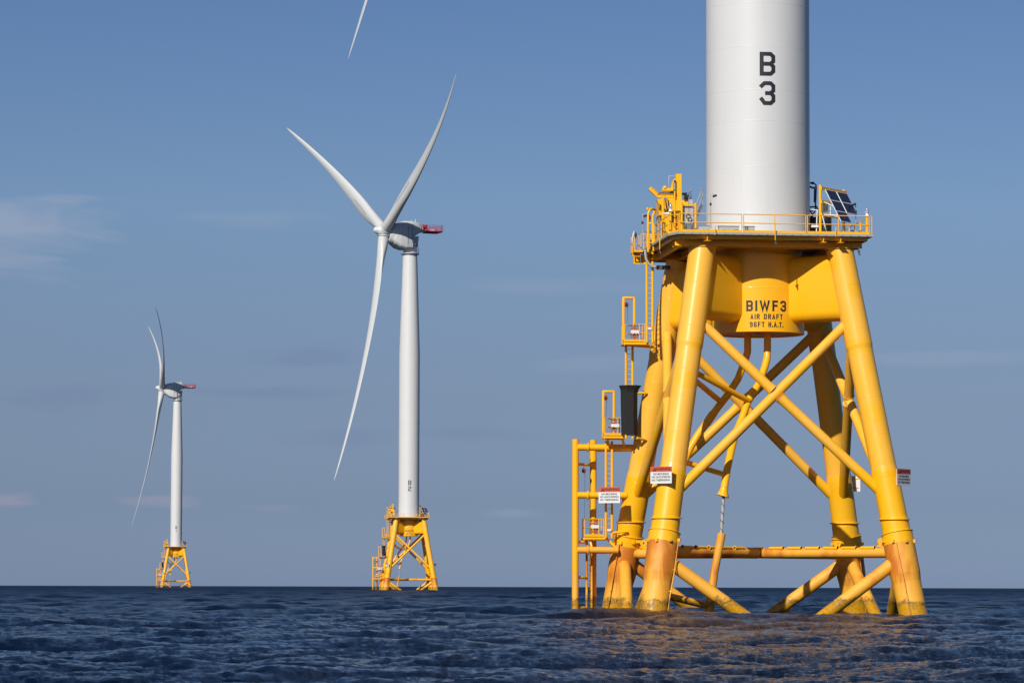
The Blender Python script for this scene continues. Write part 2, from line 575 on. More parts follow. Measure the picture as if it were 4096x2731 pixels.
# legs
for sx, sy in CORN:
    up = MB()
    prof = []

    def seg(z0, z1, r0, r1):  # noqa
        prof.append((z0, r0))
        prof.append((z1, r1))
    # (z, r) from water upwards, with weld beads
    seg(4.72, 5.45, 0.80, 0.80)
    seg(5.52, 8.1, 0.78, 0.77)
    seg(8.5, 8.55, 0.735, 0.735)
    seg(15.2, 15.45, 0.735, 0.775)
    seg(20.9, 21.12, 0.775, 0.775)
    for (za, ra), (zb_, rb_) in zip(prof[:-1], prof[1:]):
        up.path([legp(sx, sy, za), legp(sx, sy, zb_)], [ra, rb_], 48, caps=False)
    for zz, rr in ((7.9, .772), (10.3, .735), (12.4, .735), (13.9, .735), (16.4, .775), (18.9, .775)):
        up.path([legp(sx, sy, zz + d) for d in (-0.03, -0.01, 0.01, 0.03)], [rr - 0.002, rr + 0.007, rr + 0.007, rr - 0.002], 48, caps=False)
    leg = part(up, 'leg', M_YL)
    cp = MB().lathe([(0.80, -0.04), (0.86, -0.03), (0.86, 0.03), (0.80, 0.04)], 48, legp(sx, sy, 21.13))
    part(cp, 'leg_cap', M_Y, leg)
    fr = MB().lathe([(0.79, -0.045), (0.90, -0.03), (0.915, 0.0), (0.90, 0.03), (0.79, 0.045)], 48, legp(sx, sy, 5.5), caps=False)
    part(fr, 'flange_ring', M_Y, leg)
    ax = (legp(sx, sy, 5) - legp(sx, sy, 4)).normalized()
    q = ax.to_track_quat('Z', 'Y').to_matrix().to_4x4()
    sk = MB().lathe([(0.80, -0.02), (0.925, -0.02), (0.925, 0.02), (0.80, 0.02)], 48, caps=False)
    c0 = legp(sx, sy, 4.72)
    sk.v = [tuple(q @ Vector(v) + c0) for v in sk.v]
    part(sk, 'sleeve_ring', M_Y, leg)
    s1 = MB().path([legp(sx, sy, z) for z in (4.12, 4.70)], [0.885, 0.885], 48)
    part(s1, 'upper_sleeve', M_Y, leg)
    s2 = MB()
    for za, zb_, ra, rb_ in ((-3.0, 1.9, 0.80, 0.805), (1.9, 2.4, 0.805, 0.875), (2.4, 4.12, 0.875, 0.882)):
        s2.path([legp(sx, sy, za), legp(sx, sy, zb_)], [ra, rb_], 48, caps=False)
    part(s2, 'pile_sleeve', M_W, leg)
    for k in range(8):
        a = 2 * PI * (k + 0.3) / 8
        c = legp(sx, sy, 4.27) + Vector((math.cos(a), math.sin(a), 0)) * 0.93
        lg = MB().box(c, (0.22, 0.13, 0.17), rz=a)
        part(lg, 'sleeve_lug', M_Y, leg)
    # stand-off conduit pipe on the pile sleeve
    a0 = {(-1, -1): R(-38), (1, -1): R(-112), (-1, 1): R(-128), (1, 1): R(-60)}[(sx, sy)]
    dv = Vector((math.cos(a0), math.sin(a0), 0))
    cd = MB()
    zs = (4.2, 3.3, 2.4, 1.2, -0.5)
    cd.path([legp(sx, sy, z) + dv * (0.97 if z > 2.3 else 0.90) for z in zs], 0.038, 8)
    for z in (3.6, 2.6, 1.4):
        cd.tube(legp(sx, sy, z) + dv * 0.78, legp(sx, sy, z) + dv * 1.0, 0.03, n=8)
    part(cd, 'conduit', M_W, leg)

# X braces on each face, through node height 12.65
ZT, ZX, ZB = 17.15, 12.65, 6.55
RB = 0.285


def cut(p, q, r0):      # pull p towards q by r0
    d = (q - p).normalized()
    return p + d * r0


faces = [((-1, -1), (1, -1)), ((1, 1), (-1, 1)), ((-1, 1), (-1, -1)), ((1, -1), (1, 1))]
for A, B in faces:
    pa, pb = legp(*A, ZT), legp(*B, ZT)
    qa, qb = legp(*A, ZB), legp(*B, ZB)
    X = (legp(*A, ZX) + legp(*B, ZX)) / 2
    # continuous member runs from B's top to A's foot
    m1 = MB().path([cut(pb, X, 0.5), X, cut(qa, X, 0.5)], RB, 24)
    part(m1, 'brace', M_YL)
    for e in (pa, qb):
        m2 = MB()
        st = cut(X, e, 0.30)
        m2.path([st, cut(X, e, 0.75), cut(e, X, 0.5)], [0.325, 0.285, 0.285], 24)
        m2.path([cut(X, e, 0.31), cut(X, e, 0.35)], [0.34, 0.33], 24)
        part(m2, 'brace', M_YL)
    # the two stubs that dive under the water on this face
    Pm = (legp(*A, -1.6) + legp(*B, -1.6)) / 2
    for S_ in (A, B):
        st = cut(legp(*S_, 3.35), Pm, 0.55)
        dive = MB().path([st, cut(st, Pm, 0.7), Pm], [0.40, 0.365, 0.365], 28)
        part(dive, 'diving_brace', M_WB)

# two horizontal members cross in plan near the water, with short pipes clamped on their fronts
ZH = 3.62
RH = 0.30
hzs = []
e0, e1 = legp(-1, 1, ZH), legp(1, -1, ZH)
hzs.append(part(MB().path([cut(e0, e1, 0.6), cut(e1, e0, 0.6)], RH, 28), 'horizontal_brace', M_WB))
f0, f1 = legp(-1, -1, ZH), legp(1, 1, ZH)
mid = Vector((0, 0, ZH))
h = MB().path([cut(f0, f1, 0.6), cut(mid, f0, 0.25)], [RH + 0.02, RH + 0.02], 28)
h.path([cut(mid, f1, 0.25), cut(f1, f0, 0.6)], [RH, RH], 28)
hzs.append(part(h, 'horizontal_brace', M_WB))


def clamp_pipe(par, e0, e1, t0, t1, r=0.075, saddle=True):
    d = (e1 - e0).normalized()
    side = Vector((d.y, -d.x, 0))
    if side.y > 0:
        side = -side
    off = side * 0.20 + Vector((0, 0, RH * 0.93))
    p, q = e0 + d * t0 + off, e0 + d * t1 + off
    pc = MB().tube(p, q, r, n=14)
    pc.tube(p, p + d * 0.05, r * 1.5, n=14)
    if saddle:
        pc.box(p.lerp(q, 0.7) - Vector((0, 0, 0.09)), (0.10, 0.10, 0.14))
    part(pc, 'pipe_clamp', M_Y, par)


for k in range(6):
    clamp_pipe(hzs[0], e1, e0, 1.6 + k * 1.25, 1.6 + k * 1.25 + 0.95, 0.085)
for k in range(5):
    clamp_pipe(hzs[1], f0, f1, 1.7 + k * 1.3, 1.7 + k * 1.3 + 0.95, 0.085)
clamp_pipe(hzs[0], e1, e0, 9.3, 10.6, 0.06)

# pad eyes by the legs
for (cx, cy, rz) in ((-5.92, 5.8, 0.0), (5.92, -5.99, 0.0), (5.92, 5.8, 0.0)):
    pe = MB()
    n = 20
    ring_o = [(0.21 * math.cos(2 * PI * k / n), 0.21 * math.sin(2 * PI * k / n)) for k in range(n)]
    ring_i = [(0.075 * math.cos(2 * PI * k / n), 0.075 * math.sin(2 * PI * k / n)) for k in range(n)]
    vs = [(x, yy, z) for yy in (-0.06, 0.06) for rg in (ring_o, ring_i) for x, z in rg]
    fs = []
    for k in range(n):
        k2 = (k + 1) % n
        fs += [(k, k2, n + k2, n + k), (2 * n + k, 3 * n + k, 3 * n + k2, 2 * n + k2), (k, 2 * n + k, 2 * n + k2, k2), (n + k, n + k2, 3 * n + k2, 3 * n + k)]
    pe.add([(cx + x, cy + y, 4.24 + z) for x, y, z in vs], fs)
    pe.box((cx + 0.02, cy, 4.00), (0.5, 0.118, 0.12))
    pe.box((cx + math.copysign(0.30, cx), cy, 4.34), (0.30, 0.116, 0.16))
    part(pe, 'pad_eye', M_Y)

# transition piece: drum plus a deep rounded web to every leg
tp = MB()
tp.lathe([(2.70, 16.42), (2.70, 20.95)], 96, caps=False)
tp.lathe([(2.698, 18.93), (2.709, 18.96), (2.709, 18.98), (2.698, 19.01)], 96, caps=False)
tp.lathe([(2.60, 16.42), (2.70, 16.42)], 96, caps=False)
tp.lathe([(0.3, 16.50), (2.60, 16.50)], 96, caps=False)
tp.lathe([(2.60, 16.42), (2.60, 16.50)], 96, caps=False)
part(tp, 'transition_piece', M_Y)
for sx, sy in CORN:
    # stadium section swept from drum to leg
    hw, zt, zb, rr = 0.62, 20.85, 16.95, 0.60
    sec = []
    for cz, a0 in ((zb + rr, PI), (zt - rr, 0.0)):
        for k in range(13):
            a = a0 + PI * k / 12
            sec.append((hw * math.cos(a), cz + rr * math.sin(a)))
    d = Vector((sx, sy, 0)).normalized()
    t = Vector((-d.y, d.x, 0))
    rings = []
    for dist_b, dist_t, wsc in ((2.0, 2.0, 1.12), (2.75, 2.75, 1.06), (3.4, 3.4, 1.0), (None, None, 1.0)):
        rg = []
        for u, z in sec:
            dd = dist_b if dist_b else hb(z) * math.sqrt(2) - 0.3
            rg.append(d * dd + t * u * wsc + Vector((0, 0, z)))
        rings.append(rg)
    wb = MB().loft(rings, caps=False)
    part(wb, 'web', M_Y)

# J-tubes under the drum, their struts, the power cable
jb = MB().path([(0.36, -1.0, 16.6), (0.35, -1.0, 15.6), (0.31, -1.1, 15.0), (0.15, -1.3, 14.5), (-0.27, -1.6, 13.45), (-1.05, -2.2, 12.35),
                (-1.46, -2.6, 11.36), (-1.95, -3.0, 10.4), (-2.36, -3.9, 9.4), (-2.72, -4.6, 8.3), (-2.96, -5.0, 7.25)], 0.215, 20)
part(jb, 'cable_tube', M_Y)
jm = MB().path([(-2.94, -5.0, 7.30), (-3.00, -5.0, 7.05), (-3.03, -5.0, 6.86), (-3.05, -5.0, 6.80)], [0.22, 0.26, 0.36, 0.37], 24)
part(jm, 'bell_mouth', M_Y)
cb = MB()
a_, b_ = Vector((-2.98, -5.0, 7.1)), Vector((-3.14, -5.0, 4.55))
cb.tube(a_, b_, 0.088, n=12)
hel = []
for k in range(90):
    f = k / 89
    p = a_.lerp(b_, f)
    ang = f * 2 * PI * 5.5
    hel.append(p + Vector((0.085 * math.cos(ang), 0.085 * math.sin(ang), 0)))
pcb = part(cb, 'power_cable', M_CAB)
part(MB().path(hel, 0.024, 5), 'armour_wire', M_TRAY, pcb)
jl = MB().path([(-3.10, -5.0, 4.68), (-3.54, -5.0, 2.45), (-3.98, -5.0, -1.0)], 0.232, 20)
lo = part(jl, 'lower_cable_tube', M_W)
cl = MB().path([(-3.74, -5.0, 1.05), (-3.90, -5.0, -0.2)], 0.29, 20)
part(cl, 'collar', M_W, lo)
cl = MB().path([legp(-1, -1, 1.1) + Vector((0.5, 0.6, 0.1)), (-3.82, -5.0, 0.55)], [0.20, 0.20], 20)
part(cl, 'support_strut', M_W)
ja = MB().path([(-0.64, 0.0, 16.6), (-0.64, 0.0, 15.4), (-0.83, 0.0, 14.8), (-1.25, -0.2, 13.81), (-1.88, -0.4, 12.88),
                (-2.55, -0.8, 12.1), (-3.1, -0.9, 11.36), (-3.78, -1.0, 10.46), (-4.25, -1.1, 9.7), (-4.75, -1.3, 8.6), (-5.45, -1.8, 6.0), (-6.1, -2.6, 2.0), (-6.4, -3.0, -1.0)], 0.215, 20)
part(ja, 'cable_tube', M_Y)
for a, b, r in (((-4.6, -5.0, 13.85), (-1.02, -2.3, 12.40), 0.165), ((-4.6, -4.6, 13.45), (-2.45, -0.9, 12.45), 0.165), ((-5.5, -5.7, 8.75), (-2.82, -4.75, 8.02), 0.15)):
    part(MB().tube(a, b, r, n=18), 'support_strut', M_Y)
# the tubes carry a shallow coupling each
for p, q in (((-0.62, -1.87, 12.95), (-0.74, -1.97, 12.78)), ((-2.85, -0.85, 11.72), (-3.25, -0.93, 11.15))):
    part(MB().tube(p, q, 0.245, n=20), 'tube_coupling', M_Y)

# ---- boat landing, ladders and resting platforms on the left
F1, F2 = (-10.02, 6.0), (-8.73, 7.5)
for (x, y), zt in ((F1, 10.46), (F2, 10.48)):
    part(MB().tube((x, y, 2.5), (x, y, zt), 0.205, n=24), 'fender_post', M_Y)
    part(MB().tube((x, y, -2.0), (x, y, 2.498), 0.205, n=24), 'fender_post', M_WB)
for z, mt in ((9.97, M_Y), (7.10, M_Y), (3.82, M_WB)):
    x1 = -(hb(z) + 0.62)
    part(MB().tube((F1[0] + 0.1, 5.95, z), (x1, 5.9, z), 0.198, n=24), 'landing_arm', mt)
    part(MB().tube((F2[0] + 0.1, 7.45, z), (x1 + 0.3, 6.45, z), 0.198, n=24), 'landing_arm', mt)
    part(MB().tube((-9.31, 5.95, z), (-9.25, 5.95, z), 0.29, n=24), 'arm_flange', mt)
for z in (4.30, 2.19, 0.38):
    part(MB().tube((F1[0], 6.05, z), (-9.27, 6.5, z), 0.085, n=12), 'rung_bar', M_W if z < 4 else M_Y)
part(MB().tube((F1[0], 6.05, 8.97), (F2[0], 7.45, 8.97), 0.085, n=12), 'rung_bar', M_Y)


def ladder(xl, xr, y, z0, z1, rail=0.06, mat=None, y2=None):
    m = MB()
    y2 = y if y2 is None else y2
    m.tube((xl, y, z0), (xl, y, z1), rail, n=10)
    m.tube((xr, y2, z0), (xr, y2, z1), rail, n=10)
    z = z0 + 0.25
    while z < z1 - 0.1:
        m.tube((xl, y, z), (xr, y2, z), 0.017, n=6)
        z += 0.30
    return part(m, 'ladder', mat or M_Y)


ladder(-9.25, -8.90, 6.55, -1.2, 4.45, 0.07, M_W, 6.9)
ladder(-8.20, -7.83, 5.8, 4.55, 10.35, 0.075)
ladder(-7.18, -6.78, 4.5, 10.45, 16.0, 0.075)
ladder(-6.15, -5.80, 3.05, 16.1, 20.95, 0.075)


def cage(x0, x1, y0, y1, z0, hgt, name='resting_platform'):
    m = MB()
    m.tube((x0, y0, z0 - 0.1), (x1, y0, z0 - 0.1), 0.085, n=12)
    m.tube((x0, y1, z0 - 0.1), (x1, y1, z0 - 0.1), 0.085, n=12)
    m.tube((x0, y0, z0 - 0.1), (x0, y1, z0 - 0.1), 0.085, n=12)
    m.bbox((x0, y0, z0), (x1, y1, z0 + 0.03))
    o = part(m, name, M_Y)
    g = MB()
    for z in (z0 + hgt, z0 + hgt * 0.52):
        g.path([(x1 - 0.25, y1, z), (x0, y1, z), (x0, y0, z), (x1 - 0.25, y0, z)], 0.026, 8)
    for x, y in ((x0, y0), (x0, y1), ((x0 + x1) / 2 + 0.15, y0), (x1 - 0.25, y0), (x1 - 0.25, y1)):
        g.tube((x, y, z0), (x, y, z0 + hgt), 0.028, n=8)
    g.beam((x0, y0 - 0.03, z0 + 0.10), (x1 - 0.3, y0 - 0.03, z0 + 0.10), 0.012, 0.14)
    part(g, 'guard_rail', M_Y, o)
    # latch plate and the folded gate frame behind it
    w = MB().bbox((x0 + 0.36, y0 - 0.06, z0 + hgt * 0.52 - 0.03), (x0 + 0.86, y0 - 0.04, z0 + hgt * 0.52 + 0.16))
    part(w, 'latch_plate', M_WHT, o)
    r_ = MB()
    for dx in (0.42, 0.60, 0.78):
        r_.tube((x0 + dx, y0 + 0.12, z0 + 0.15), (x0 + dx, y0 + 0.12, z0 + hgt - 0.03), 0.03, n=8)
    for dz in (0.35, 0.45, 0.80, 0.98):
        r_.tube((x0 + 0.36, y0 + 0.10, z0 + dz), (x0 + 0.86, y0 + 0.10, z0 + dz), 0.028, n=8)
    part(r_, 'gate_frame', M_RSTY, o)
    return o


cage(-7.45, -5.98, 3.2, 4.3, 16.13, 1.08)
cage(-8.38, -7.10, 5.0, 6.0, 10.63, 1.08)
cage(-9.45, -8.05, 6.0, 7.0, 4.60, 1.08)


def gate_hoop(x0, x1, y, z0, z1, zmid):
    m = MB().path([(x0, y, z0), (x0, y, z1 - 0.03), (x0 + 0.03, y, z1), (x1 - 0.03, y, z1), (x1, y, z1 - 0.03), (x1, y, zmid)], 0.083, 12)
    m.path([(x0, y, z0), (x0 + 0.22, y, z0 - 0.25)], [0.083, 0.05], 12)
    return part(m, 'ladder_hoop', M_Y)


gate_hoop(-7.49, -6.83, 3.5, 16.3, 18.80, 16.3)
gate_hoop(-8.45, -7.80, 5.2, 10.85, 13.30, 10.8)
# braces that carry the platforms
for a, b in (((-8.2, 5.2, 10.50), (-8.05, 5.6, 10.05)), ((-7.3, 5.2, 10.50), (-7.1, 5.7, 10.05)), ((-7.25, 3.6, 15.98), (-5.5, 3.9, 15.9)), ((-6.5, 4.6, 10.5), (-5.9, 5.0, 10.4)),
             ((-8.0, 6.2, 4.45), (-7.5, 6.0, 3.9)), ((-9.1, 6.2, 4.45), (-9.0, 6.0, 3.9)), ((-7.8, 5.8, 4.85), (-6.9, 5.7, 4.95)), ((-7.1, 4.6, 13.2), (-5.9, 4.7, 13.2))):
    part(MB().tube(a, b, 0.075, n=12), 'platform_bracket', M_Y)
# black guard round the ladder
m = MB()


def octo(cx, cy, rx, ry, z):
    return [(cx + rx * math.cos(PI / 8 + PI * k / 4), cy + ry * math.sin(PI / 8 + PI * k / 4), z) for k in range(8)]


m.loft([octo(-6.93, 4.8, 0.50, 0.50, 10.68), octo(-6.95, 4.8, 0.52, 0.52, 13.20), octo(-6.92, 4.8, 0.56, 0.56, 13.38), octo(-6.88, 4.8, 0.70, 0.68, 13.64)], caps=False, smooth=False)
part(m, 'ladder_guard', M_RUB)

# ---- deck
ZD = 21.85
dk = MB()
outline = [(-5.70, -5.60), (5.66, -5.60), (5.66, 6.3), (-6.10, 6.3), (-6.10, -4.4)]
n_ = len(outline)
dk.add([(x, y, z) for z in (ZD - 0.13, ZD) for x, y in outline],
       [tuple(range(n_))[::-1], tuple(range(n_, 2 * n_))] + [(k, (k + 1) % n_, n_ + (k + 1) % n_, n_ + k) for k in range(n_)])
deck = part(dk, 'deck', M_GRT)
for k in range(23):
    part(MB().box((-5.4 + k * 0.487, -5.611, ZD - 0.105), (0.05, 0.02, 0.03)), 'grating_clip', M_SEAM, deck)
eb = MB()
inn = [(-5.45, -5.22), (5.35, -5.22), (5.35, 6.0), (-5.80, 6.0), (-5.80, -4.3)]
for k in range(n_):
    a, b = inn[k], inn[(k + 1) % n_]
    eb.beam((a[0], a[1], ZD - 0.245), (b[0], b[1], ZD - 0.245), 0.09, 0.225)
part(eb, 'edge_beam', M_Y)
for y in (-4.42, -3.60, 3.98, 5.7):
    part(MB().ibeam((-5.70, y, ZD - 0.53), (5.25, y, ZD - 0.53), 0.22, 0.33), 'deck_beam', M_Y)
for x in (-5.3, -3.98, 3.98, 5.0):
    part(MB().ibeam((x, -4.30, ZD - 0.535), (x, 5.6, ZD - 0.535), 0.2, 0.30), 'deck_beam', M_Y)
for x in (-3.99, 2.77, 3.77):
    ts = MB().bbox((x - 0.02, -5.52, 21.38), (x + 0.02, -5.0, 21.60))
    ts.bbox((x - 0.18, -5.54, 21.355), (x + 0.18, -5.0, 21.379))
    part(ts, 'beam_stub', M_Y)
for sx, sy in CORN:       # seats between leg tops and beams
    part(MB().lathe([(0.45, 0), (0.45, 0.16)], 24, (sx * 3.98, sy * 3.98, 21.165)), 'leg_seat', M_Y)
part(MB().lathe([(2.6, 20.96), (2.6, 21.4), (2.95, 21.5), (2.95, 21.71)], 64), 'drum_head', M_Y)
# plates at the far left corner and a small ladder bracket
for x0, x1 in ((-6.55, -6.15), (-6.12, -5.5)):
    bp = MB()
    bp.add([(x, y, z) for y in (5.6, 5.66) for x, z in ((x0, 21.6), (x0, 21.05), (x1, 21.0), (x1, 21.75))], [(0, 1, 2, 3), (7, 6, 5, 4), (0, 4, 5, 1), (1, 5, 6, 2), (2, 6, 7, 3), (3, 7, 4, 0)])
    part(bp, 'bracket_plate', M_Y)
part(MB().bbox((-6.62, 4.9, ZD - 0.16), (-6.101, 6.4, ZD - 0.06)), 'side_landing', M_Y)
part(MB().path([(-6.68, 5.2, 22.05), (-6.68, 5.2, 21.45), (-6.2, 5.2, 21.45)], 0.04, 8), 'rail_stub', M_Y)
# segmented white conduit that hangs under the deck at the ladder head, and a dark tray
cdp = [(-6.3, 2.7, 21.6), (-6.28, 2.7, 21.25), (-6.22, 2.7, 20.98), (-6.08, 2.7, 20.76), (-5.85, 2.7, 20.62), (-5.6, 2.7, 20.58)]
cs = MB()
for k in range(len(cdp) - 1):
    a, b = Vector(cdp[k]), Vector(cdp[k + 1])
    for j in range(3):
        p, q = a.lerp(b, j / 3 + 0.02), a.lerp(b, (j + 1) / 3 - 0.03)
        cs.path([p, q], 0.085, 10)
part(cs, 'cable_conduit', M_GREY)
part(MB().bbox((-5.6, 2.6, 20.45), (-4.8, 2.9, 20.68)), 'cable_tray', M_TRAY)


# railings, panel by panel
def rail_panel(a, b, posts=2, z=ZD, h=1.05, toe=True):
    a, b = Vector((a[0], a[1], z)), Vector((b[0], b[1], z))
    m = MB()
    for hh in (h, h * 0.52):
        m.path([a + Vector((0, 0, hh)), b + Vector((0, 0, hh))], 0.028, 8)
    for k in range(posts + 1):
        p = a.lerp(b, k / posts)
        m.tube(p, p + Vector((0, 0, h)), 0.028, n=8)
    if toe:
        m.beam(a + Vector((0, 0, 0.07)), b + Vector((0, 0, 0.07)), 0.012, 0.13)
    return part(m, 'railing', M_Y)


YF = -5.56
rail_panel((-5.62, YF), (-2.02, YF), 1)
rail_panel((-1.91, YF), (1.72, YF), 2)
rail_panel((1.82, YF), (5.42, YF), 2)
for y0, y1 in ((YF, -2.6), (-2.5, 0.4), (0.5, 3.4), (3.5, 6.2)):
    rail_panel((5.58, y0), (5.58, y1), 2)
rail_panel((-6.0, 6.22), (-2.0, 6.22), 2)
rail_panel((-1.9, 6.22), (1.8, 6.22), 2)
rail_panel((1.9, 6.22), (5.5, 6.22), 2)
rail_panel((-5.66, -5.3), (-6.02, -4.3), 1)
rail_panel((-6.04, -4.2), (-6.04, -1.8), 1)
rail_panel((-6.04, -1.7), (-6.04, 0.7), 2)
rail_panel((-6.04, 3.7), (-6.04, 4.9), 1)
rail_panel((-6.58, 4.95), (-6.58, 6.3), 2, ZD - 0.06, 1.0)
rail_panel((-6.55, 6.34), (-6.1, 6.34), 1, ZD - 0.06, 1.0)
# ladder head: two arched stanchions with side gates
for x, y in ((-6.33, 1.4), (-5.86, 2.6)):
    part(MB().path([(x, y, 21.35), (x, y, 23.62), (x + 0.10, y + 0.02, 23.86), (x + 0.28, y + 0.3, 23.95)], 0.072, 12), 'ladder_hoop', M_Y)
part(MB().path([(-6.38, 1.4, 23.93), (-5.98, 2.0, 24.0), (-5.58, 2.6, 23.93), (-5.5, 3.0, 23.6), (-5.5, 3.0, 21.9)], 0.068, 12), 'ladder_hoop', M_Y)
for x in (-6.33, -5.86):
    y = 1.4 if x < -6 else 2.6
    g = MB().path([(x, y, 23.05), (x + 0.30, y - 0.1, 23.05), (x + 0.30, y - 0.1, 21.4), ], 0.055, 10)
    g.tube((x, y, 22.35), (x + 0.30, y - 0.1, 22.35), 0.03, n=8)
    g.tube((x, y, 21.9), (x + 0.30, y - 0.1, 21.9), 0.03, n=8)
    g.tube((x + 0.1, y, 21.5), (x + 0.1, y, 22.35), 0.03, n=8)
    part(g, 'side_gate', M_Y)
# short posts bolted to the deck edge
for x, z0, z1 in ((-3.57, 21.69, 22.21), (3.45, 21.68, 22.25)):
    part(MB().tube((x, -5.66, z0), (x, -5.66, z1), 0.035, n=8), 'edge_post', M_Y)


# ---------------------------------------------------------------- tower, nacelle, rotor
def tower_prof():
    pr = [(3.02, ZD - 0.02), (3.12, ZD), (3.12, ZD + 0.14), (3.05, ZD + 0.15)]
    z, zs = 23.28, []
    zs = [23.28, 25.99, 28.70, 30.51, 33.07, 35.64]
    while zs[-1] < 97:
        zs.append(zs[-1] + 2.75)
    rf = lambda z: 3.05 if z < 70 else 3.05 - (z - 70) / 29.7 * 0.93
    pr = [(3.05, ZD - 0.02), (3.05, 70.0), (2.12, 99.7)]
    tw = MB().lathe(pr, 128)
    tw.lathe([(3.04, ZD + 0.005), (3.12, ZD + 0.01), (3.12, ZD + 0.14), (3.04, ZD + 0.15)], 128, caps=False, smooth=False)
    for z in zs:
        tw.lathe([(rf(z) - 0.002, z - 0.024), (rf(z) + 0.006, z - 0.010), (rf(z) + 0.006, z + 0.010), (rf(z) - 0.002, z + 0.024)], 128, caps=False)
    tw.lathe([(2.10, 99.2), (2.25, 99.25), (2.25, 99.5), (2.1, 99.55)], 64, caps=False)
    return tw


tower = part(tower_prof(), 'tower', M_T)
for z in (49.6, 69.9):
    part(MB().lathe([(3.0, z - 0.04), (3.054, z - 0.03), (3.054, z + 0.03), (3.0, z + 0.04)], 96, caps=False), 'tower_flange', M_T, tower)

# hub frame: x_r = in-plane sideways, y_r = forward along the shaft, z_r = up in the rotor plane
TILT = R(4.9)
ZHUB = 105.4


def rotor_frame(yaw):
    a = Vector((-math.cos(yaw), -math.sin(yaw), 0))
    upv = Vector((0, 0, 1))
    axv = a * math.cos(TILT) + upv * math.sin(TILT)
    v = upv * math.cos(TILT) - a * math.sin(TILT)
    lat = axv.cross(v)
    return a, axv, v, lat


def frame_mat(x, y, z, o):
    return Matrix(((x.x, y.x, z.x, o.x), (x.y, y.y, z.y, o.y), (x.z, y.z, z.z, o.z), (0, 0, 0, 1)))


LB = 74.8
ST = [  # r, chord, thickness ratio, twist deg
    (1.6, 3.15, 1.0, 14), (3.0, 3.15, 1.0, 14), (5.0, 3.25, 0.92, 14), (8.0, 3.5, 0.72, 12), (11.0, 3.9, 0.56, 10), (14.0, 4.25, 0.45, 8),
    (18.0, 4.45, 0.36, 7), (23.0, 4.3, 0.30, 6), (29.0, 3.85, 0.26, 5.5), (36.0, 3.30, 0.24, 5), (44.0, 2.65, 0.22, 3.5), (52.0, 2.10, 0.21, 2.2),
    (60.0, 1.62, 0.20, 1.2), (66.0, 1.25, 0.19, 0.5), (70.0, 0.95, 0.18, 0), (73.0, 0.58, 0.18, 0), (74.4, 0.28, 0.18, 0), (74.8, 0.06, 0.2, 0)]


def blade_mesh(c1_, ex_):
    m = MB()
    # finer stations by interpolation
    rs = np.array([s[0] for s in ST])
    R_ = np.unique(np.concatenate([np.linspace(1.6, 74.8, 60), rs]))
    rings = []
    N = 36
    for r in R_:
        c = np.interp(r, rs, [s[1] for s in ST])
        t = np.interp(r, rs, [s[2] for s in ST])
        tw = R(np.interp(r, rs, [s[3] for s in ST]))
        w = min(1, max(0, (1.0 - t) / 0.55))
        f = (r - 1.6) / (LB - 1.6)
        pre = 9.05 * (c1_ * f + (1 - c1_) * f ** ex_)
        ring = []
        for k in range(N):
            a = 2 * PI * k / N
            ci = (0.5 * math.cos(a), 0.5 * math.sin(a) * t if t < 1 else 0.5 * math.sin(a))
            xx = 0.5 * (1 + math.cos(a))          # 1 = trailing edge
            yt = 5 * t * (0.2969 * math.sqrt(xx) - 0.1260 * xx - 0.3516 * xx ** 2 + 0.2843 * xx ** 3 - 0.1036 * xx ** 4)
            camb = 0.06 * 4 * xx * (1 - xx)
            ai = (xx - 0.30, (yt if a < PI else -yt) + camb * (1 if a < 7 else 1))
            cx = ci[0] * (1 - w) + ai[0] * w
            cy = ci[1] * (1 - w) + ai[1] * w
            x, y = cx * c, cy * c
            xr = x * math.cos(tw) - y * math.sin(tw)
            yr = x * math.sin(tw) + y * math.cos(tw)
            ring.append((xr, yr + pre, r))
        rings.append(ring)
    m.loft(rings, caps=True)
    return m


blade_mes = []
for c1_, ex_ in ((0.10, 2.3), (0.12, 1.9)):      # raised blades bend more towards the tip than the hanging one
    bl0 = blade_mesh(c1_, ex_).build('blade', M_BL, T0)
    blade_mes.append(bl0.data)
    bpy.data.objects.remove(bl0)
# root ring, serration strip
rr_ = MB().lathe([(1.62, 1.25), (1.75, 1.28), (1.78, 1.45), (1.75, 1.62), (1.60, 1.66)], 40, caps=False)
for k in range(40):
    a = 2 * PI * k / 40
    rr_.box((1.80 * math.cos(a), 1.80 * math.sin(a), 1.45), (0.09, 0.10, 0.16), rz=a)
rr_o = rr_.build('root_ring', M_NAC, T0)
rr_me = rr_o.data
bpy.data.objects.remove(rr_o)
vs_ = MB()
for k in range(26):
    r = 13.0 + k * 0.42
    tt = np.interp(r, [s[0] for s in ST], [s[2] for s in ST])
    cc = np.interp(r, [s[0] for s in ST], [s[1] for s in ST])
    f = (r - 1.6) / (LB - 1.6)
    pre = 9.05 * (c1_ * f + (1 - c1_) * f ** ex_)
    vs_.box((0.6, pre + cc * tt * 0.50 + 0.18, r), (0.16, 0.16, 0.12), rz=0.2)
vo = vs_.build('vortex_strip', M_GAL, T0)
vs_me = vo.data
bpy.data.objects.remove(vo)
sp_ = MB().box((-1.0, -1.1, 7.8), (0.9, 0.06, 5.2), rz=0.6, rx=0.03)
so_ = sp_.build('root_spoiler', M_BL, T0)
sp_me = so_.data
bpy.data.objects.remove(so_)


def blade_to(parent, M, hang):
    o = bpy.data.objects.new('blade', blade_mes[1 if hang else 0])
    col.objects.link(o)
    o.parent = parent
    o.matrix_local = M
    for nm, me in (('root_ring', rr_me), ('vortex_strip', vs_me)):
        c = bpy.data.objects.new(nm, me)
        col.objects.link(c)
        c.parent = o


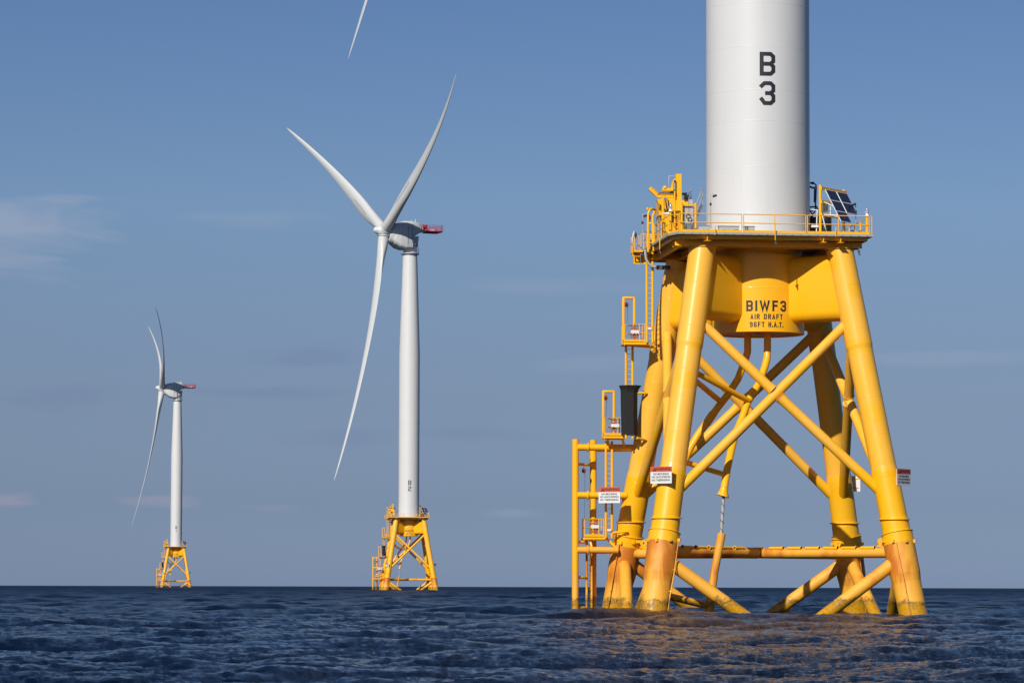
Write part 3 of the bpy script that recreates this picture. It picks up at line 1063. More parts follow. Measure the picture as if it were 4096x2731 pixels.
def hub_mesh():
    # axis along +Y; nose forward
    m = MB()
    prof = [(0.02, 3.35), (0.35, 3.33), (0.62, 3.20), (0.80, 2.95), (0.92, 2.6), (1.35, 1.9), (1.85, 1.2), (2.12, 0.6), (2.20, 0.0), (2.15, -0.9), (2.05, -1.7), (1.8, -2.1), (0.2, -2.1)]
    n = 48
    vs = [(r * math.cos(2 * PI * k / n), y, r * math.sin(2 * PI * k / n)) for r, y in prof for k in range(n)]
    fs = [(i * n + k, i * n + (k + 1) % n, (i + 1) * n + (k + 1) % n, (i + 1) * n + k) for i in range(len(prof) - 1) for k in range(n)]
    m.add(vs, fs, True)
    for j in range(3):
        a = PI + j * 2 * PI / 3
        d = Vector((math.sin(a), 0, math.cos(a)))
        m.path([d * 0.6, d * 1.6], [1.85, 1.66], 40)
    return m


hub_o = hub_mesh().build('hub', M_BL, T0)
hub_me = hub_o.data
bpy.data.objects.remove(hub_o)


def srect(w, z0, z1, r, n=6):
    """rounded rectangle in (sideways, up)"""
    pts = []
    for cx, cz, a0 in ((w / 2 - r, z1 - r, 0), (-w / 2 + r, z1 - r, PI / 2), (-w / 2 + r, z0 + r, PI), (w / 2 - r, z0 + r, 1.5 * PI)):
        for k in range(n + 1):
            a = a0 + PI / 2 * k / n
            pts.append((cx + r * math.cos(a), cz + r * math.sin(a)))
    return pts


# nacelle parts, +Y forward, origin = on the tower axis at hub height
nac_parts = []
m = MB()
rings = []
for y, w, z0, z1, r in ((6.6, 5.0, -2.2, 2.6, 1.6), (5.6, 6.0, -3.2, 3.1, 1.7), (4.2, 6.5, -4.1, 3.4, 1.5), (2.4, 6.5, -4.5, 3.5, 1.0), (0.35, 6.0, -4.45, 3.5, 0.9), (0.25, 5.9, -0.9, 3.5, 0.9), (-1.2, 5.2, -0.2, 3.35, 0.9), (-2.4, 4.8, 0.6, 3.0, 0.7), (-3.1, 4.6, 1.1, 2.7, 0.5)):
    rings.append([(x, y, z) for x, z in srect(w, z0, z1, r * 0.75, 4)])
for ra_, rb2 in zip(rings[:-1], rings[1:]):
    m.loft([ra_, rb2], caps=False)
m.add(rings[0], [tuple(range(len(rings[0])))])
m.add(rings[-1], [tuple(range(len(rings[0])))])
nac_parts.append(('nacelle', m, M_NAC))
m = MB()
n = 56
for prof in ([(1.9, 7.3), (2.35, 7.25), (2.4, 6.9), (2.75, 6.6), (2.8, 6.3), (2.75, 6.0)],):
    vs = [(r * math.cos(2 * PI * k / n), y, r * math.sin(2 * PI * k / n) - 0.15) for r, y in prof for k in range(n)]
    fs = [(i * n + k, i * n + (k + 1) % n, (i + 1) * n + (k + 1) % n, (i + 1) * n + k) for i in range(len(prof) - 1) for k in range(n)]
    m.add(vs, fs, True)
nac_parts.append(('generator', m, M_NAC))
m = MB()
for y in (5.95, 2.2, 0.6):
    nn = 56
    rad = 2.62 if y > 5 else 0
    if rad:
        pts = [(rad * math.cos(2 * PI * k / nn), y, rad * math.sin(2 * PI * k / nn) - 0.15) for k in range(nn + 1)]
        m.path(pts, 0.05, 6, caps=False)
for sx in (-1, 1):
    m.box((sx * 3.23, 1.9, -0.3), (0.06, 0.05, 5.4))
    m.box((sx * 3.2, 0.7, -0.2), (0.06, 0.05, 4.6))
    m.box((sx * 3.24, 1.4, 1.6), (0.05, 2.4, 0.05))
    m.box((sx * 3.24, 1.2, -1.4), (0.05, 2.0, 0.05))
nac_parts.append(('panel_seam', m, M_SEAM))
m = MB()
m.loft([[(x, y, z) for x, z in srect(w, z0, z1, 0.3, 3)] for y, w, z0, z1 in ((2.9, 5.4, 3.0, 3.75), (0.4, 5.6, 2.9, 3.80), (-1.9, 5.2, 1.4, 3.45), (-2.3, 4.8, 1.2, 3.1))])
for x in (-1.9, 1.9):
    m.loft([[(x + u, y, z) for u, z in srect(0.5, z0, z1, 0.1, 2)] for y, z0, z1 in ((-1.4, 0.2, 1.6), (-3.2, 0.75, 1.5), (-4.6, 1.0, 1.45), (-5.2, 1.15, 1.45))])
nac_parts.append(('roof_cover', m, M_NAC))
m = MB().lathe([(2.6, -0.6), (2.4, -2.4), (2.35, -3.6), (2.0, -3.7), (2.0, -5.3), (2.05, -5.5)], 48)
nac_parts.append(('neck', m, M_NAC))
m = MB().lathe([(2.05, -5.95), (2.7, -5.85), (2.72, -5.55), (2.1, -5.45)], 48)
nac_parts.append(('yaw_ring', m, M_GAL))
m = MB()
for k in range(15):
    a = R(-100 + k * 200 / 14) - PI / 2
    p = (2.62 * math.cos(a), 2.62 * math.sin(a))
    m.tube((p[0], p[1], -5.5), (p[0], p[1], -3.9), 0.03, n=6)
for z in (-3.9, -4.4, -4.9):
    m.path([(2.62 * math.cos(R(-100 + k * 200 / 28) - PI / 2), 2.62 * math.sin(R(-100 + k * 200 / 28) - PI / 2), z) for k in range(29)], 0.03, 6)
nac_parts.append(('gallery_rail', m, M_GAL))
m = MB()
m.bbox((-2.5, -9.6, 1.10), (2.5, -3.0, 1.32))
m.bbox((-2.3, -9.4, 0.85), (2.3, -5.0, 1.10))
nac_parts.append(('helideck_floor', m, M_RED))
m = MB()
for x in (-2.5, 2.5):
    for k in range(9):
        y = -2.4 - k * 0.9
        m.tube((x, y, 1.3), (x, y, 2.95), 0.05, n=6)
    for z in (2.95, 2.5, 2.05, 1.6):
        m.tube((x, -2.3, z), (x, -9.6, z), 0.035, n=6)
for k in range(6):
    m.tube((-2.5 + k, -9.6, 1.3), (-2.5 + k, -9.6, 2.95), 0.05, n=6)
for z in (2.95, 2.5, 2.05, 1.6):
    m.tube((-2.5, -9.6, z), (2.5, -9.6, z), 0.035, n=6)
for y in (-3.4, -4.3):
    m.bbox((-2.45, y - 0.08, 1.3), (2.45, y + 0.08, 2.9))
for x in (-2.5, 2.5):
    m.box((x, -4.4, 2.1), (0.14, 0.22, 1.7))
    m.box((x, -9.1, 2.1), (0.10, 0.16, 1.65))
nac_parts.append(('helideck_cage', m, M_RED))
m = MB().sphere((0, -7.2, 1.4), 0.9, 16, (1.6, 1.0, 0.45))
nac_parts.append(('helideck_dome', m, M_WHT))
m = MB()
for x, y, h in ((0.6, -0.6, 1.0), (-0.6, -1.4, 1.2), (0.3, -1.9, 1.25), (1.2, 1.2, 0.5), (-1.4, 2.2, 0.4)):
    m.tube((x, y, 3.4), (x, y, 3.5 + h), 0.05, n=6)
m.tube((-0.6, -1.4, 4.2), (0.3, -1.9, 4.2), 0.04, n=6)
m.sphere((0, -1.7, 3.6), 0.45, 12)
nac_parts.append(('roof_mast', m, M_WHT))
nac_objs = [(nm, mb.build(nm, mt, T0)) for nm, mb, mt in nac_parts]
nac_me = [(nm, o.data) for nm, o in nac_objs]
for nm, o in nac_objs:
    bpy.data.objects.remove(o)


# ---------------------------------------------------------------- copy the steelwork to the two farther turbines
def copy_parts(dst):
    for ch in list(T0.children):
        copy_tree(ch, dst)


for i in (1, 2):
    copy_parts(turb[i])

YAWS = [R(9.0), R(25.1), R(7.8)]
PHI = [R(-60.0), R(-60.1), R(-60.0)]
for i in range(3):
    root_ = turb[i]
    inv = (Matrix.Translation(TB[i]) @ RZ).inverted()
    a, axv, v, lat = rotor_frame(YAWS[i])
    base = Vector((TB[i].x, TB[i].y, ZHUB + TB[i].z))
    hubc = base + axv * (8.95 if i == 0 else 8.4) - Vector((0, 0, 0.3 if i == 0 else 0))
    MN = inv @ frame_mat(a.cross(Vector((0, 0, 1))), a, Vector((0, 0, 1)), base)
    nac = None
    for nm, me in nac_me:
        o = bpy.data.objects.new(nm, me)
        col.objects.link(o)
        if nm == 'nacelle':
            o.parent = root_
            o.matrix_local = MN
            nac = o
        else:
            o.parent = nac
    ho = bpy.data.objects.new('hub', hub_me)
    col.objects.link(ho)
    ho.parent = root_
    lat0 = Vector((math.sin(YAWS[i]), -math.cos(YAWS[i]), 0)) * -1
    for k in range(3):
        p = PHI[i] + k * 2 * PI / 3
        d = v * math.cos(p) + lat0 * math.sin(p)
        x = axv.cross(d).normalized()
        if k == 0:
            hx = axv.cross(d).normalized()
        blade_to(root_, inv @ frame_mat(x, axv, d, hubc), d.z < -0.8)
    d3 = -v
    ho.matrix_local = inv @ frame_mat(axv.cross(v).normalized(), axv, v, hubc)


# ---------------------------------------------------------------- lettering on drum and tower
def glyph(ch):
    c = 0.24
    e = 0.13
    G = {
        'B': (0.66, [[(0, 0), (0, 1), (1 - c, 1), (1, 1 - e), (1, .5 + e), (1 - c, .5), (0, .5)], [(1 - c, .5), (1, .5 - e), (1, e), (1 - c, 0), (0, 0)]]),
        '3': (0.66, [[(0, 1 - e), (c, 1), (1 - c, 1), (1, 1 - e), (1, .5 + e), (1 - c, .5), (.45, .5)], [(1 - c, .5), (1, .5 - e), (1, e), (1 - c, 0), (c, 0), (0, e + .06)]]),
        '2': (0.66, [[(0, 1 - e - .06), (0, 1 - e), (c, 1), (1 - c, 1), (1, 1 - e), (1, .5 + e), (1 - c, .5), (c, .5), (0, .5 - e), (0, 0), (1, 0)]]),
        '1': (0.12, [[(0.5, 0), (0.5, 1)]]),
        'I': (0.12, [[(0.5, 0), (0.5, 1)]]),
        'W': (1.0, [[(0, 1), (.25, 0), (.5, .9), (.75, 0), (1, 1)]]),
        'F': (0.58, [[(0, 0), (0, 1), (1, 1)], [(0.05, .52), (.85, .52)]]),
        'A': (0.64, [[(0, 0), (.5, 1), (1, 0)], [(.2, .30), (.8, .30)]]),
        'R': (0.62, [[(0, 0), (0, 1), (1 - c, 1), (1, 1 - e), (1, .5 + e), (1 - c, .5), (0, .5)], [(.55, .5), (1, 0)]]),
        'D': (0.62, [[(0, 0), (0, 1), (1 - c, 1), (1, 1 - e), (1, e), (1 - c, 0), (0, 0)]]),
        'T': (0.60, [[(0, 1), (1, 1)], [(.5, .95), (.5, 0)]]),
        '9': (0.62, [[(0, e), (c, 0), (1 - c, 0), (1, e), (1, 1 - e), (1 - c, 1), (c, 1), (0, 1 - e), (0, .5 + e), (c, .5), (1, .5)]]),
        '6': (0.62, [[(1, 1 - e), (1 - c, 1), (c, 1), (0, 1 - e), (0, e), (c, 0), (1 - c, 0), (1, e), (1, .5 - e), (1 - c, .5), (0, .5)]]),
        'H': (0.60, [[(0, 0), (0, 1)], [(1, 0), (1, 1)], [(0.05, .5), (.95, .5)]]),
        '.': (0.10, [[(0.5, -0.02), (0.5, 0.10)]]),
        ' ': (0.34, []),
    }
    return G[ch]


def write_on(text, R0, zc, h, th, total=None, gap=0.28, lift=0.008):
    """stroke lettering wrapped on a cylinder of radius R0, centred on local -Y"""
    m = MB()
    ws = [glyph(ch)[0] * h for ch in text]
    gaps = gap * h
    W_ = sum(ws) + gaps * (len(text) - 1)
    sc = 1.0 if total is None else (total / W_)
    x = -W_ / 2
    layer = 0
    for ch, w in zip(text, ws):
        for li, pl in enumerate(glyph(ch)[1]):
            inx = th / 2
            pts = [Vector((x + (inx + px * (w - 2 * inx) if w > th * 1.3 else w / 2), zc - h / 2 + inx + py * (h - 2 * inx))) for px, py in pl]
            pts = [Vector((p.x * sc, p.y)) for p in pts]
            # extend open ends by half a stroke
            if (pts[0] - pts[-1]).length > 1e-6:
                pts[0] = pts[0] + (pts[0] - pts[1]).normalized() * inx * (0.98 if li == 0 or ch in 'H' else 0.2)
                pts[-1] = pts[-1] + (pts[-1] - pts[-2]).normalized() * inx * 0.98
            closed = (pts[0] - pts[-1]).length < 1e-6
            L_, R_ = [], []
            k_ = len(pts)
            for i in range(k_):
                if closed and i in (0, k_ - 1):
                    d0 = (pts[-1] - pts[-2]).normalized()
                    d1 = (pts[1] - pts[0]).normalized()
                else:
                    d0 = (pts[i] - pts[i - 1]).normalized() if i else (pts[1] - pts[0]).normalized()
                    d1 = (pts[i + 1] - pts[i]).normalized() if i < k_ - 1 else d0
                t = (d0 + d1).normalized()
                nrm = Vector((-t.y, t.x))
                n0 = Vector((-d0.y, d0.x))
                f = th / 2 / max(0.35, nrm.dot(n0))
                L_.append(pts[i] + nrm * f)
                R_.append(pts[i] - nrm * f)
            rad = R0 + lift + li * 0.003
            for i in range(k_ - 1):
                ns = max(1, int((pts[i + 1] - pts[i]).length / 0.08))
                vs, fs = [], []
                for j in range(ns + 1):
                    for e_ in (L_, R_):
                        p = e_[i].lerp(e_[i + 1], j / ns)
                        an = p.x / R0
                        vs.append((rad * math.sin(an), -rad * math.cos(an), p.y))
                for j in range(ns):
                    fs.append((2 * j, 2 * j + 1, 2 * j + 3, 2 * j + 2))
                m.add(vs, fs)
        x += w + gaps
    return m


for i in range(3):
    num = '321'[i]
    write_on('B', 3.05, 32.0, 1.40, 0.235).build('lettering', M_LET, turb[i])
    write_on(num, 3.05, 30.28, 1.40, 0.235).build('lettering', M_LET, turb[i])
    write_on('BIWF' + num, 2.70, 17.91, 0.63, 0.12, 2.42).build('lettering', M_LET, turb[i])
    write_on('AIR DRAFT', 2.70, 17.28, 0.31, 0.060, 1.93).build('lettering', M_LET, turb[i])
    write_on('96FT H.A.T.', 2.70, 16.82, 0.31, 0.060, 2.00).build('lettering', M_LET, turb[i])

# ---------------------------------------------------------------- things that stand on, hang from or are fixed to the turbines
TEXTCACHE = {}


def text_mesh(txt, size, mat):
    key = (txt, size)
    if key in TEXTCACHE:
        return TEXTCACHE[key]
    cu = bpy.data.curves.new('t', 'FONT')
    cu.body = txt
    cu.size = size
    cu.align_x = 'CENTER'
    cu.align_y = 'CENTER'
    cu.offset = 0.004 * size / 0.2
    o = bpy.data.objects.new('t', cu)
    col.objects.link(o)
    dg = bpy.context.evaluated_depsgraph_get()
    dg.update()
    me = bpy.data.meshes.new_from_object(o.evaluated_get(dg))
    bpy.data.objects.remove(o)
    me.materials.clear()
    me.materials.append(mat)
    TEXTCACHE[key] = me
    return me


def warning_sign(anchor, face_deg, label, back=False, off=0.42):
    """face_deg: direction the face looks, 0 = local -Y, + = to local +X"""
    r = root('warning_sign', label, 'warning sign', anchor, 'warning signs on the jackets', copies=3)
    a = R(face_deg)
    M0 = Matrix.Rotation(a, 4, 'Z')     # board built facing -Y
    W2, H2 = 0.735, 0.475

    def pb(mb, nm, mt, par=r):
        mb.v = [tuple(M0 @ Vector(v)) for v in mb.v]
        return mb.build(nm, mt, par)
    b = pb(MB().bbox((-W2, -0.012, -H2), (W2, 0.012, H2)), 'board', M_SGW)
    pb(MB().bbox((-W2, -0.017, H2 - 0.29), (W2, -0.0125, H2 - 0.001)), 'header', M_SGR, b)
    pb(MB().tube((-0.25, 0.03, -0.2), (-0.25, off, -0.2), 0.035, n=8).tube((0.3, 0.03, 0.3), (0.3, off, 0.3), 0.035, n=8)
       .box((0, 0.03, 0.3), (1.3, 0.035, 0.05)).box((0, 0.03, -0.25), (1.3, 0.035, 0.05)), 'bracket', M_Y)
    tri = MB()
    th = 0.12
    x0, z0 = -0.46, H2 - 0.145
    tri.add([(x0 - 0.115, -0.0195, z0 - 0.105), (x0 + 0.115, -0.0195, z0 - 0.105), (x0, -0.0195, z0 + 0.105)], [(0, 1, 2)])
    pb(tri, 'warning_symbol', M_LET, b)
    pb(MB().bbox((x0 - 0.010, -0.0235, z0 - 0.045), (x0 + 0.010, -0.0215, z0 + 0.035)).bbox((x0 - 0.010, -0.0235, z0 - 0.085), (x0 + 0.010, -0.0215, z0 - 0.062)), 'warning_mark', M_SGR, b)
    for txt, sz, x, z in (('WARNING', 0.235, 0.16, H2 - 0.15), ('NO MOORING', 0.165, 0, 0.055), ('NO ANCHORING', 0.165, 0, -0.115), ('NO TRESPASSING', 0.165, 0, -0.29)):
        o = bpy.data.objects.new('lettering', text_mesh(txt, sz, M_LET))
        col.objects.link(o)
        o.parent = b
        o.matrix_local = M0 @ Matrix.Translation((x, -0.0205, z)) @ Matrix.Rotation(PI / 2, 4, 'X') @ Matrix.Scale(0.98, 4)
    return r


warning_sign((-6.92, -7.0, 7.92), -45, "red and white warning sign on the front left leg of {T}", off=0.75)
warning_sign((-8.15, 4.7, 7.09), -38, "red and white warning sign beside the boat landing ladder of {T}", off=0.3)
warning_sign((7.15, -6.45, 7.90), 45, "red and white warning sign on the front right leg of {T}", off=0.75)
warning_sign((7.0, 7.0, 7.92), 135, "warning sign seen from behind on the rear right leg of {T}", off=0.75)


def tp_(r, mb, nm, mat, anchor, parent=None):
    return mb.build(nm, mat, parent or r, anchor=anchor)


# --- davit crane
A = (-4.75, 0.2, ZD)
r = root('deck_crane', "yellow folded deck crane left of the tower of {T}", 'crane', A, 'deck cranes')
tp_(r, MB().lathe([(0.62, 0), (0.62, 0.05), (0.42, 0.08), (0.42, 1.45), (0.55, 1.5), (0.55, 1.6)], 24, A), 'pedestal', M_Y, A)
b = MB().bbox((-5.95, -0.35, 23.35), (-4.35, 0.75, 24.25)).bbox((-5.75, -0.55, 22.9), (-5.2, 0.6, 23.36))
b.add([(x, y, z) for y in (-0.40, -0.1) for x, z in ((-6.1, 24.25), (-5.75, 24.35), (-5.35, 23.3), (-5.6, 23.2))], [(0, 1, 2, 3), (7, 6, 5, 4), (0, 4, 5, 1), (1, 5, 6, 2), (2, 6, 7, 3), (3, 7, 4, 0)])
b.bbox((-4.36, -0.38, 23.9), (-4.15, 0.1, 24.32))
tp_(r, b, 'slew_body', M_Y, A)
tp_(r, MB().bbox((-4.90, 0.0, 23.9), (-4.57, 0.4, 25.85)), 'boom', M_Y, A)
b = MB()
b.add([(x, y, z) for y in (0.02, 0.32) for x, z in ((-4.91, 25.6), (-5.06, 25.5), (-5.55, 23.9), (-4.91, 23.9))], [(0, 1, 2, 3), (7, 6, 5, 4), (0, 4, 5, 1), (1, 5, 6, 2), (2, 6, 7, 3), (3, 7, 4, 0)])
tp_(r, b, 'jib', M_Y, A)
tp_(r, MB().tube((-5.0, -0.18, 23.0), (-5.0, -0.1, 25.3), 0.07, n=12), 'hydraulic_ram', M_STN, A)
tp_(r, MB().bbox((-5.02, -0.12, 24.9), (-4.92, 0.0, 25.45)).bbox((-5.25, -0.3, 24.72), (-5.0, 0.1, 24.88)), 'hose_box', M_BLK, A)
tp_(r, MB().tube((-5.75, -0.2, 24.85), (-5.1, -0.2, 24.85), 0.12, n=12).sphere((-5.6, -0.25, 24.98), 0.13, 12), 'winch', M_Y, A)
tp_(r, MB().tube((-4.5, -0.45, 24.4), (-4.2, -0.45, 24.4), 0.14, n=12).box((-4.45, -0.35, 24.62), (0.3, 0.2, 0.14)), 'hydraulic_motor', M_BLK, A)
tp_(r, MB().path([(-5.6, -0.4, 24.3), (-5.55, -0.5, 23.8), (-5.35, -0.55, 23.2), (-5.2, -0.5, 23.4), (-5.0, -0.4, 23.5)], 0.03, 6).path([(-5.45, -0.4, 24.3), (-5.4, -0.55, 23.6), (-5.05, -0.6, 23.0)], 0.03, 6), 'hydraulic_hose', M_BLK, A)
tp_(r, MB().path([(-5.3, 0.1, 25.0), (-5.3, 0.1, 25.72), (-4.95, 0.1, 25.72)], 0.022, 6), 'hose_guide', M_GAL, A)
tp_(r, MB().bbox((-5.60, -0.6, 22.0), (-5.0, -0.1, 22.9)), 'control_box', M_Y, A)

# --- boom rest: post with a cranked I-beam
A = (-6.0, -1.6, ZD)
r = root('boom_rest', "yellow post carrying a cranked beam above the deck of {T}", 'boom rest', A, 'boom rests')
tp_(r, MB().tube((-5.93, -1.6, ZD), (-5.93, -1.6, 24.24), 0.088, n=16), 'post', M_Y, A)
b = MB().ibeam((-6.72, -1.6, 24.80), (-6.22, -1.6, 24.35), 0.16, 0.24, 0.02)
b.ibeam((-6.27, -1.6, 24.36), (-5.32, -1.6, 24.36), 0.16, 0.24, 0.02)
for x in (-5.98, -5.85):
    b.bbox((x - 0.01, -1.67, 24.26), (x + 0.01, -1.53, 24.46))
tp_(r, b, 'cradle_beam', M_Y, A)
tp_(r, MB().bbox((-6.20, -1.69, 24.485), (-5.35, -1.51, 24.52)), 'rubber_pad', M_BLK, A)

# --- navigation lanterns
def lantern(anchor, z0, z1, label, copies=2):
    x, y = anchor
    A = (x, y, ZD)
    r = root('navigation_lantern', label, 'lantern', A, 'navigation lanterns on yellow posts', copies)
    tp_(r, MB().tube((x, y, z0), (x, y, z1), 0.065, n=12), 'post', M_Y, A)
    tp_(r, MB().lathe([(0.14, 0), (0.14, 0.03), (0.09, 0.04), (0.09, 0.20), (0.13, 0.21), (0.13, 0.24)], 16, (x, y, z1)), 'base', M_WHT, A)
    tp_(r, MB().lathe([(0.085, 0.24), (0.095, 0.30), (0.085, 0.40), (0.05, 0.47), (0.01, 0.5)], 16, (x, y, z1)), 'lens', M_GLS, A)


lantern((-5.80, -3.5), ZD, 23.22, "clear lantern with white base at the left deck corner of {T}")
lantern((5.45, -4.9), ZD, 22.98, "clear lantern with white base at the right deck corner of {T}")
# --- fog horn
A = (-5.88, -3.42, 23.10)
r = root('fog_horn', "white cone shaped horn fixed below the left lantern of {T}", 'fog horn', A, copies=1)
tp_(r, MB().path([(-6.30, -3.42, 23.12), (-5.885, -3.42, 23.11)], [0.012, 0.10], 20), 'horn', M_WHT, A)

# --- flood lights on thin poles
def flood(anchor, z0, z1, arm, label, copies=2):
    x, y = anchor
    A = (x, y, z0)
    r = root('flood_light', label, 'flood light', A, 'flood lights on thin grey poles', copies)
    tp_(r, MB().path([(x, y, z0), (x, y, z1), (x + arm * 0.9, y - 0.05, z1 + 0.08)], 0.024, 8).box((x + 0.04, y, z0 + 0.1), (0.1, 0.06, 0.05)), 'pole', M_GAL, A)
    tp_(r, MB().lathe([(0.05, 0), (0.065, 0.05), (0.065, 0.1), (0.03, 0.17)], 12, (x, y, z0 + (z1 - z0) * 0.68)), 'junction', M_BLK, A)
    tp_(r, MB().box((x + arm, y - 0.08, z1 - 0.08), (0.22, 0.18, 0.12), ry=-0.35), 'lamp_head', M_BLK, A)


flood((-3.81, -5.52), 22.05, 24.0, 0.22, "black flood light by the front railing, left of the tower of {T}")
flood((-6.42, 3.0), 22.0, 23.74, 0.18, "black flood light on a grey pole at the ladder head of {T}")
flood((5.45, -1.9), 22.3, 24.05, -0.12, "flood light on a pole behind the solar panels of {T}", 1)

# --- electrical cabinet
A = (-4.9, -4.3, ZD)
r = root('electrical_cabinet', "grey cabinet between two yellow posts left of the tower of {T}", 'cabinet', A, 'cabinets on the decks', 2)
tp_(r, MB().bbox((-5.18, -4.3, 22.45), (-4.62, -4.05, 23.50)), 'cabinet_body', M_GREY, A)
tp_(r, MB().bbox((-5.20, -4.32, 22.92), (-4.6, -4.301, 22.96)), 'crossbar', M_GAL, A)
b = MB().tube((-5.31, -4.5, ZD), (-5.31, -4.5, 23.63), 0.07, n=12).tube((-4.50, -4.5, ZD), (-4.50, -4.5, 23.63), 0.07, n=12)
b.beam((-5.26, -4.45, 23.52), (-4.55, -4.45, 23.52), 0.05, 0.06)
tp_(r, b, 'frame', M_Y, A)
b = MB()
for k in range(11):
    x = -5.15 + k * 0.055
    b.path([(x, -4.33, 22.45), (x + random.uniform(-.04, .04), -4.4, 22.2), (x + random.uniform(-.1, .1), -4.42, 21.9)], 0.014, 5)
tp_(r, b, 'cable_bundle', M_BLK, A)
tp_(r, MB().tube((-4.86, -4.2, 23.5), (-4.86, -4.2, 24.0), 0.012, n=6).bbox((-4.86, -4.2, 23.55), (-4.62, -4.1, 23.86)), 'aerial_box', M_GREY, A)
A = (-4.93, -4.52, 22.84)
r = root('cable_coil', "black coil of cable hung on the grey cabinet of {T}", 'cable coil', A, copies=1)
tp_(r, MB().torus(A, 0.115, 0.028).torus((-4.83, -4.53, 22.68), 0.09, 0.014).path([(-4.93, -4.52, 22.95), (-4.90, -4.45, 23.3), (-4.9, -4.35, 23.75)], 0.008, 5), 'coil', M_BLK, A)

# --- thin tall yellow post by the left corner
A = (-5.72, -4.5, ZD)
r = root('guard_post', "thin tall yellow post at the left front corner of the deck of {T}", 'post', A, copies=2, group='thin yellow guard posts')
tp_(r, MB().tube((-5.72, -4.5, ZD), (-5.72, -4.5, 24.3), 0.048, n=12), 'post', M_Y, A)
tp_(r, MB().box((-5.60, -4.5, 22.95), (0.3, 0.09, 0.09)).box((-5.60, -4.5, 22.2), (0.3, 0.09, 0.09)), 'clamp_bar', M_Y, A)
A = (-5.55, -3.9, 22.4)
r = root('red_hydrant', "red bottle shaped fitting behind the thin yellow post of {T}", 'red fitting', A, copies=1)
tp_(r, MB().lathe([(0.10, -0.5), (0.11, -0.1), (0.14, 0.0), (0.15, 0.2), (0.1, 0.32), (0.04, 0.36)], 16, A), 'body', M_ORG, A)

# --- stair to the tower door
A = (-3.7, 0.3, ZD)
r = root('access_stair', "pale metal stair climbing to the tower door of {T}", 'stair', A, 'access stairs', 2)
p0, p1 = Vector((-4.55, -0.1, ZD)), Vector((-3.45, 1.15, 24.15))
b = MB()
for k in range(9):
    p = p0.lerp(p1, (k + 0.5) / 9)
    b.box((p.x, p.y, p.z), (0.75, 0.20, 0.045), rz=-0.72)
tp_(r, b, 'tread', M_GAL, A)
b = MB()
pd_ = Vector((0.75, -0.66, 0))
for dx in (-0.37, 0.37):
    b.beam(p0 + pd_ * dx, p1 + pd_ * dx, 0.03, 0.18)
tp_(r, b, 'stringer', M_GAL, A)
b = MB()
for dx in (-0.40, 0.40):
    q0, q1 = p0 + pd_ * dx, p1 + pd_ * dx
    for h in (1.0, 0.55):
        b.path([q0 + Vector((0, 0, h - 0.0)), q1 + Vector((0, 0, h))], 0.026, 8)
    for f in (0, 0.5, 1):
        b.tube(q0.lerp(q1, f), q0.lerp(q1, f) + Vector((0, 0, 1.0)), 0.024, n=8)
tp_(r, b, 'handrail', M_GAL, A)

# --- low cable boxes on the front of the deck
for x0, x1, lb in ((-4.44, -3.75, "grey low box with cables, leftmost behind the front railing of {T}"), (-3.25, -2.03, "long grey low box before the left edge of the tower of {T}"), (-1.80, -1.12, "short grey low box in front of the tower of {T}")):
    A = ((x0 + x1) / 2, -4.85, ZD)
    r = root('cable_box', lb, 'box', A, 'low grey boxes on the deck', 1)
    tp_(r, MB().bbox((x0 + 0.03, -5.0, ZD), (x1 - 0.03, -4.6, ZD + 0.40)), 'body', M_GREY, A)
    tp_(r, MB().bbox((x0, -5.03, ZD + 0.401), (x1, -4.57, ZD + 0.44)), 'lid', M_GAL, A)
    tp_(r, MB().path([(x0 + 0.15, -5.04, ZD + 0.1), (x0 + 0.3, -5.1, ZD + 0.2), (x0 + 0.45, -5.1, ZD + 0.12), (x1 - 0.1, -5.08, ZD + 0.22), (x1, -5.06, ZD + 0.02)], 0.014, 5), 'cable', M_BLK, A)

# --- solar rack
P1, P2 = Vector((3.02, -3.4, 0)), Vector((4.87, -1.3, 0))
dv = (P2 - P1).normalized()
nv = Vector((dv.y, -dv.x, 0))
A = (3.9, -2.4, ZD)
r = root('solar_panel_rack', "dark blue solar panels on yellow posts, right side of {T}", 'solar panel rack', A, 'solar panel racks')
for P in (P1, P2):
    tp_(r, MB().tube((P.x, P.y, ZD), (P.x, P.y, 24.92), 0.083, n=16), 'post', M_Y, A)
for z in (24.72, 23.95, 23.22):
    p, q = P1 + nv * 0.10 + Vector((0, 0, z)) - dv * 0.05, P2 + nv * 0.10 + Vector((0, 0, z)) + dv * 0.12
    tp_(r, MB().beam(p, q, 0.05, 0.20), 'crossbeam', M_Y, A)
top = P1 + dv * 0.22 + nv * 0.20 + Vector((0, 0, 24.66))
slope = (nv * 1.05 + Vector((0, 0, -1.93)))
sl = slope.length
sdv = slope.normalized()
pn = dv.cross(sdv).normalized()
if pn.z < 0:
    pn = -pn
